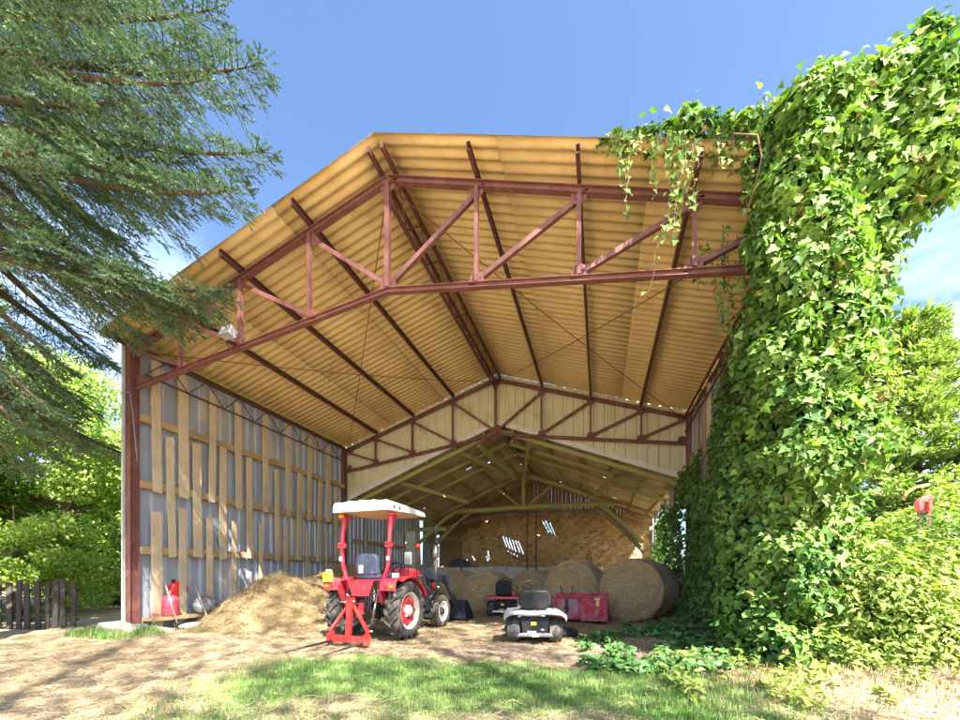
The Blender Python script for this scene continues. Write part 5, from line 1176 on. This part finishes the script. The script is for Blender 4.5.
# ------------------------------------------------------------------ heap of loose hay along the left wall
def heap():
    t=thing('hay_heap','long sloping heap of loose golden hay against the boarded left wall','hay heap',(-7.0,8.0,0))
    gx=np.arange(-8.68,-4.55,.06); gy=np.arange(5.7,11.6,.06); X,Y=np.meshgrid(gx,gy,indexing='ij')
    def H(X,Y):
        h=.80*np.exp(-((X+7.40)/.85)**2-((Y-7.40)/.80)**2)+.34*np.exp(-((X+7.35)/.6)**2-((Y-6.65)/.5)**2)+.95*np.exp(-((X+7.3)/1.1)**2-((Y-8.4)/.9)**2)+1.62*np.exp(-((X+6.9)/1.25)**2-((Y-9.9)/1.0)**2)+.30*np.exp(-((X+6.2)/.9)**2-((Y-7.2)/.7)**2)
        h=h*.86+.16*(vnoise(X,Y,.5,71)-.5)*np.minimum(1,h*3)+.09*(vnoise(X,Y,.2,72)-.5)*np.minimum(1,h*3)
        e=sstep(.0,.3,X+8.72)*.4+.6
        return h*e-.06
    Z=H(X,Y); nx,ny=X.shape; I=np.arange(nx*ny).reshape(nx,ny); q=np.stack([I[:-1,:-1],I[1:,:-1],I[1:,1:],I[:-1,1:]],-1).reshape(-1,4)
    zc=Z.ravel(); q=q[(zc[q].max(1)>-.05)]
    m,nt,b=newmat('loose_hay'); f1=noise(nt,coords(nt,(50,7,10),rot=(.2,.5,.6)),1,4,.7); f2=noise(nt,coords(nt,(8,50,12),rot=(.1,-.4,.4)),1,4,.7)
    mx=N(nt,'ShaderNodeMath',operation='MAXIMUM'); nt.links.new(f1,mx.inputs[0]); nt.links.new(f2,mx.inputs[1])
    c=ramp(nt,mx.outputs[0],[(.42,(.16,.105,.045)),(.56,(.34,.245,.12)),(.72,(.50,.38,.21))]); nt.links.new(c,b.inputs['Base Color']); b.inputs['Roughness'].default_value=.95
    bp=N(nt,'ShaderNodeBump'); bp.inputs['Strength'].default_value=1; bp.inputs['Distance'].default_value=.04; nt.links.new(mx.outputs[0],bp.inputs['Height']); nt.links.new(bp.outputs[0],b.inputs['Normal'])
    npmesh('heap',np.stack([X,Y,Z],-1).reshape(-1,3),q,4,m,t,smooth=True)
    M['strand2']=leafmat('heap_strand',[(.24,.165,.075),(.36,.26,.13),(.50,.39,.22),(.30,.22,.11)],.1,.8,(1,1,1))
    n=34000; px=RNG.uniform(-8.6,-4.7,n); py=RNG.uniform(5.8,11,n); z=H(px,py); e=.05; gxx=(H(px+e,py)-H(px-e,py))/(2*e); gyy=(H(px,py+e)-H(px,py-e))/(2*e)
    k=(z>-.03)&(RNG.random(n)<.95); px,py,z,gxx,gyy=px[k],py[k],z[k],gxx[k],gyy[k]; a=RNG.random(len(px))*2*PI; dx,dy=np.cos(a),np.sin(a)
    D=np.stack([dx,dy,gxx*dx+gyy*dy+RNG.normal(.04,.16,len(px))],1)
    s=strips('loose_strand',np.stack([px,py,z+.012],1),D,.08+.24*RNG.random(len(px))**1.5,.004+.004*RNG.random(len(px)),M['strand2'],t); s['kind']='stuff'
heap()
# ------------------------------------------------------------------ bits and pieces
# floodlight under the front truss
fx,fz=-6.13,5.12
t=thing('floodlight','pale grey floodlight clamped on the front truss over the left wall','floodlight',(fx,5.55,fz))
b=MB(); b.prism([(-.11,.0),(.11,.0),(.13,.14),(.09,.18),(-.09,.18),(-.13,.14)],(fx-.02,5.42,fz+.10),(1,0,0),(0,.35,.94),.14); b.build('housing',mat('pale_grey_casting',(.36,.37,.39),(.30,.31,.33),.5,scale=9),t,bevel=.012)
b=MB(); b.prism([(-.10,.015),(.10,.015),(.10,.13),(-.10,.13)],(fx-.02,5.34,fz+.10),(1,0,0),(0,.35,.94),.006); b.build('lens',M['glass'],t)
b=MB(); b.path([(fx+.12,5.48,fz+.16),(fx+.14,5.52,fz+.04),(fx+.06,5.58,fz-.10)],.010,6); b.path([(fx-.14,5.48,fz+.16),(fx-.12,5.52,fz+.02),(fx,5.58,fz-.10)],.010,6); b.build('bracket',M['rod'],t)
# red gas bottle, red drum lid, bag, crate on the ledge
t=thing('gas_bottle','faded red gas bottle standing on the wooden ledge by the left wall','gas bottle',(-8.48,6.16,.275))
b=MB(); b.lathe([(0,.0),(.13,.0),(.15,.03),(.15,.30),(.13,.38),(.06,.43),(.035,.44)],(-8.48,6.16,.275),(0,0,1),24); b.build('body',paint('faded_red_enamel',(.62,.06,.11),dust=(.6,.35,.33),amt=.5),t)
b=MB(); b.lathe([(.035,0),(.035,.05),(.02,.06),(.02,.10),(0,.10)],(-8.48,6.16,.71),(0,0,1),12); b.build('valve',M['redimp'],t)
b=MB(); b.lathe([(.152,0),(.156,.01),(.152,.02)],(-8.48,6.16,.44),(0,0,1),24); b.build('band',M['redbox'],t)
t=thing('fuel_can','bright red rounded fuel can hung behind a wall board above the gas bottle','fuel can',(-8.66,6.50,.62))
b=MB(); b.lathe([(0,-.09),(.14,-.09),(.19,-.05),(.19,.05),(.14,.09),(0,.09)],(-8.70,6.48,.80),(1,0,.0),24); b.box((-8.70,6.48,.62),(.12,.22,.10)); b.build('body',paint('bright_red_plastic',(.70,.03,.03),amt=.1),t,bevel=.01)
b=MB(); b.lathe([(0,0),(.03,0),(.03,.05),(0,.05)],(-8.70,6.38,.97),(0,0,1),12); b.build('cap',M['plastic'],t)
def crumple(name,label,cat,c,r,m,seed,amp=.35):
    nr=np.random.default_rng(seed); mb=MB(); mb.ball(c,r,22,14); V=np.array(mb.V); d=V-np.array(c)
    for k in range(26):
        v=nrm(nr.normal(size=3)); s=np.maximum(0,nrm(d)@v)**6; d=d*(1+(amp*nr.uniform(-1,1)*s)[:,None])
    V=np.array(c)+d; V[:,2]=np.maximum(V[:,2],c[2]-r[2]*.72); mb.V=[tuple(v) for v in V]; mb.S=[False]*len(mb.S); o=mb.build(name,m); tag(o,label,cat); return o
crumple('plastic_bag','crumpled black and silver plastic bag on the ledge between two wall boards','bag',(-8.46,6.93,.40),(.22,.26,.20),mat('silver_black_film',(.62,.63,.66),(.035,.035,.04),.3,scale=5,spec=.7),5)
crumple('white_rag','white crumpled sheet lying on the ground below the ledge','rag',(-8.05,6.35,.05),(.30,.26,.08),mat('white_sheet',(.72,.73,.76),(.55,.56,.60),.6,scale=7),8,.5)
t=thing('crate','low bright red crate with black carrying strap at the hay end of the ledge','crate',(-8.42,7.30,.27))
b=MB(); b.box((-8.42,7.30,.37),(.26,.34,.18)); b.build('body',paint('red_crate_plastic',(.66,.03,.04),amt=.15),t,bevel=.012)
b=MB(); b.path([(-8.29,7.20,.45),(-8.26,7.30,.40),(-8.27,7.35,.20),(-8.29,7.32,.05)],.012,6); b.build('strap',M['plastic'],t)
b=MB(); b.box((-8.46,5.84,.31),(.10,.12,.07)); tag(b.build('tin',M['redbox'],bevel=.01),'tiny dull red tin on the ledge right beside the front steel post','tin')
# long handled tools leaning on the ledge
def tool(label,foot,top,kind):
    t=thing('hand_tool',label,'hand tool',foot); f,p=Vector(foot),Vector(top)
    b=MB(); b.tube(f+(p-f)*.12,p,.016,.014,8); b.build('handle',M['greywood'],t)
    b=MB()
    if kind==0:
        d=(p-f).normalized(); 
        for k in(-1.5,-.5,.5,1.5): b.path([f+d*.16+Vector((0,k*.02,0)),f+d*.12+Vector((.01,k*.05,0)),f+Vector((.03,k*.05,0))],.006,5)
    else: b.prism([(-.09,0),(.09,0),(.10,.2),(.03,.27),(-.03,.27),(-.10,.2)],f+Vector((0,0,.0)),(0,1,0),tuple((p-f).normalized()),.008)
    b.build('head',M['iron'] if kind==0 else M['chrome'],t)
tool('pale handled fork leaning on the ledge beside the widest low board',(-8.05,6.02,.03),(-8.52,6.06,1.02),0)
tool('pale handled shovel leaning at the ledge below the silver bag',(-7.95,6.62,.02),(-8.50,6.66,.98),1)
tool('short pale handled tool leaning beside the front steel post',(-8.25,5.72,.03),(-8.52,5.70,.78),0)
# broken concrete footing
b=MB(); b.prism([(-.42,0),(.40,0),(.44,.10),(.30,.19),(-.05,.17),(-.36,.24),(-.46,.12)],(-8.55,5.36,.0),(1,0,0),(0,0,1),.42); tag(b.build('concrete_block',M['concrete'],bevel=.03),'rough mossy concrete footing block at the foot of the left steel post','block')
b=MB(); b.prism([(-.26,0),(.24,0),(.22,.11),(-.20,.14)],(-7.95,5.55,.0),(1,0,0),(0,0,1),.24); tag(b.build('stone_slab',M['concrete'],bevel=.02),'pale flat stone lying below the widest low wall board','stone')
# dark stake fence with a slanting brace
t=thing('picket_fence','dark weathered picket fence with uneven stakes and a slanting brace','fence',(-10.65,5.72,0))
d=Vector((.875,.484,0)); e=Vector((-10.66,5.74,0)); M['dark']=mat('dark_fence_wood',(.055,.042,.036),(.035,.028,.025),.9,scale=6,stretch=(6,6,1),bump=.4)
for i in range(15):
    p=e-d*(.16*i+random.uniform(-.02,.02)); z=float(hgt(p.x,p.y)); h=.98+random.uniform(-.08,.05); w=.085+random.uniform(-.02,.025); lean=random.uniform(-.03,.03)
    b=MB(); pts=[p+Vector((0,0,z-.05)),p+d*(lean*.5+random.uniform(-.02,.02))+Vector((0,0,z+h*.5)),p+d*lean+Vector((0,0,z+h))]
    nrm_=Vector((-d.y,d.x,0))
    for a_,b_ in zip(pts,pts[1:]): b.beam(a_,b_+Vector((0,0,.004)),w,.035,tuple(nrm_),w2=w*random.uniform(.8,1.05))
    b.build('stake',M['dark'],t,bevel=.006)
nv=Vector((d.y,-d.x,0))*-.045
for z in(.80,.16):
    b=MB(); b.beam(e+nv+d*.06+Vector((0,0,z)),e-d*2.4+nv+Vector((0,0,z+.01)),.05,.06); b.build('rail',M['dark'],t,bevel=.006)
b=MB(); b.beam(e+nv*1.1+Vector((0,0,.80)),e-d*1.1+nv*1.1+Vector((0,0,.25)),.04,.08); b.build('brace',M['dark'],t,bevel=.006)
# little stone wall further off
def lowwall():
    mb=MB(); rg=random.Random(2); p0=Vector((-17.2,11.6,0)); u=Vector((.78,.62,0)); n=Vector((-.62,.78,0))
    for r in range(4):
        x=-1.2+rg.uniform(-.2,0)
        while x<1.35:
            w=rg.uniform(.22,.45); c=p0+u*(x+w/2)+Vector((0,0,.11+.215*r)); rot=Matrix((u,n,(0,0,1))).transposed(); mb.box(c,(w-.015,.40+rg.uniform(-.04,.04),.205),rot); x+=w
    return mb
o=lowwall().build('stone_wall',mat('pale_field_stone',(.42,.37,.29),(.30,.26,.20),.95,scale=5,c3=(.20,.22,.10),s3=2.5,bump=.5),bevel=.03); tag(o,'short low stone wall beside the sunlit track behind the fence','wall')
# red and yellow machine part among the shrubs
t=thing('machine_part','red and yellow metal machine part poking up out of the shrubs on the right','machine part',(5.3,9.2,0))
b=MB(); b.beam((5.60,9.2,0),(5.60,9.2,2.45),.07,.10,(0,1,0)); b.beam((5.50,9.2,0),(5.50,9.2,2.35),.05,.06,(0,1,0)); b.build('post',M['rod'],t,bevel=.006)
b=MB(); b.prism([(-.12,.0),(-.04,.0),(-.03,.20),(.05,.20),(.05,-.02),(.13,-.02),(.13,.34),(.08,.38),(-.08,.30),(-.14,.22)],(5.52,9.14,2.26),(.75,0,0),(0,0,.75),.12); b.build('head',M['redimp'],t,bevel=.012)
b=MB(); b.path([(5.24,9.15,2.48),(5.29,9.15,2.60),(5.42,9.15,2.69),(5.60,9.15,2.72)],.028,8); b.build('guard',mat('dull_yellow_paint',(.45,.33,.06),(.36,.27,.05),.6,scale=8),t)
# dim drum behind the low wall, pole leaning in the old barn
t=thing('water_drum','dark grey rounded drum in the gloom behind the low concrete wall','drum',(-7.0,19.9,0))
b=MB(); b.lathe([(0,0),(.52,0),(.55,.05),(.55,1.55),(.46,1.78),(.25,1.88),(0,1.9)],(-7.0,19.9,0),(0,0,1),24); b.build('body',mat('grey_plastic',(.10,.105,.12),rough=.5),t)
b=MB(); b.lathe([(.14,0),(.14,.06),(0,.06)],(-7.0,19.9,1.87),(0,0,1),16); b.build('lid',M['plastic'],t)
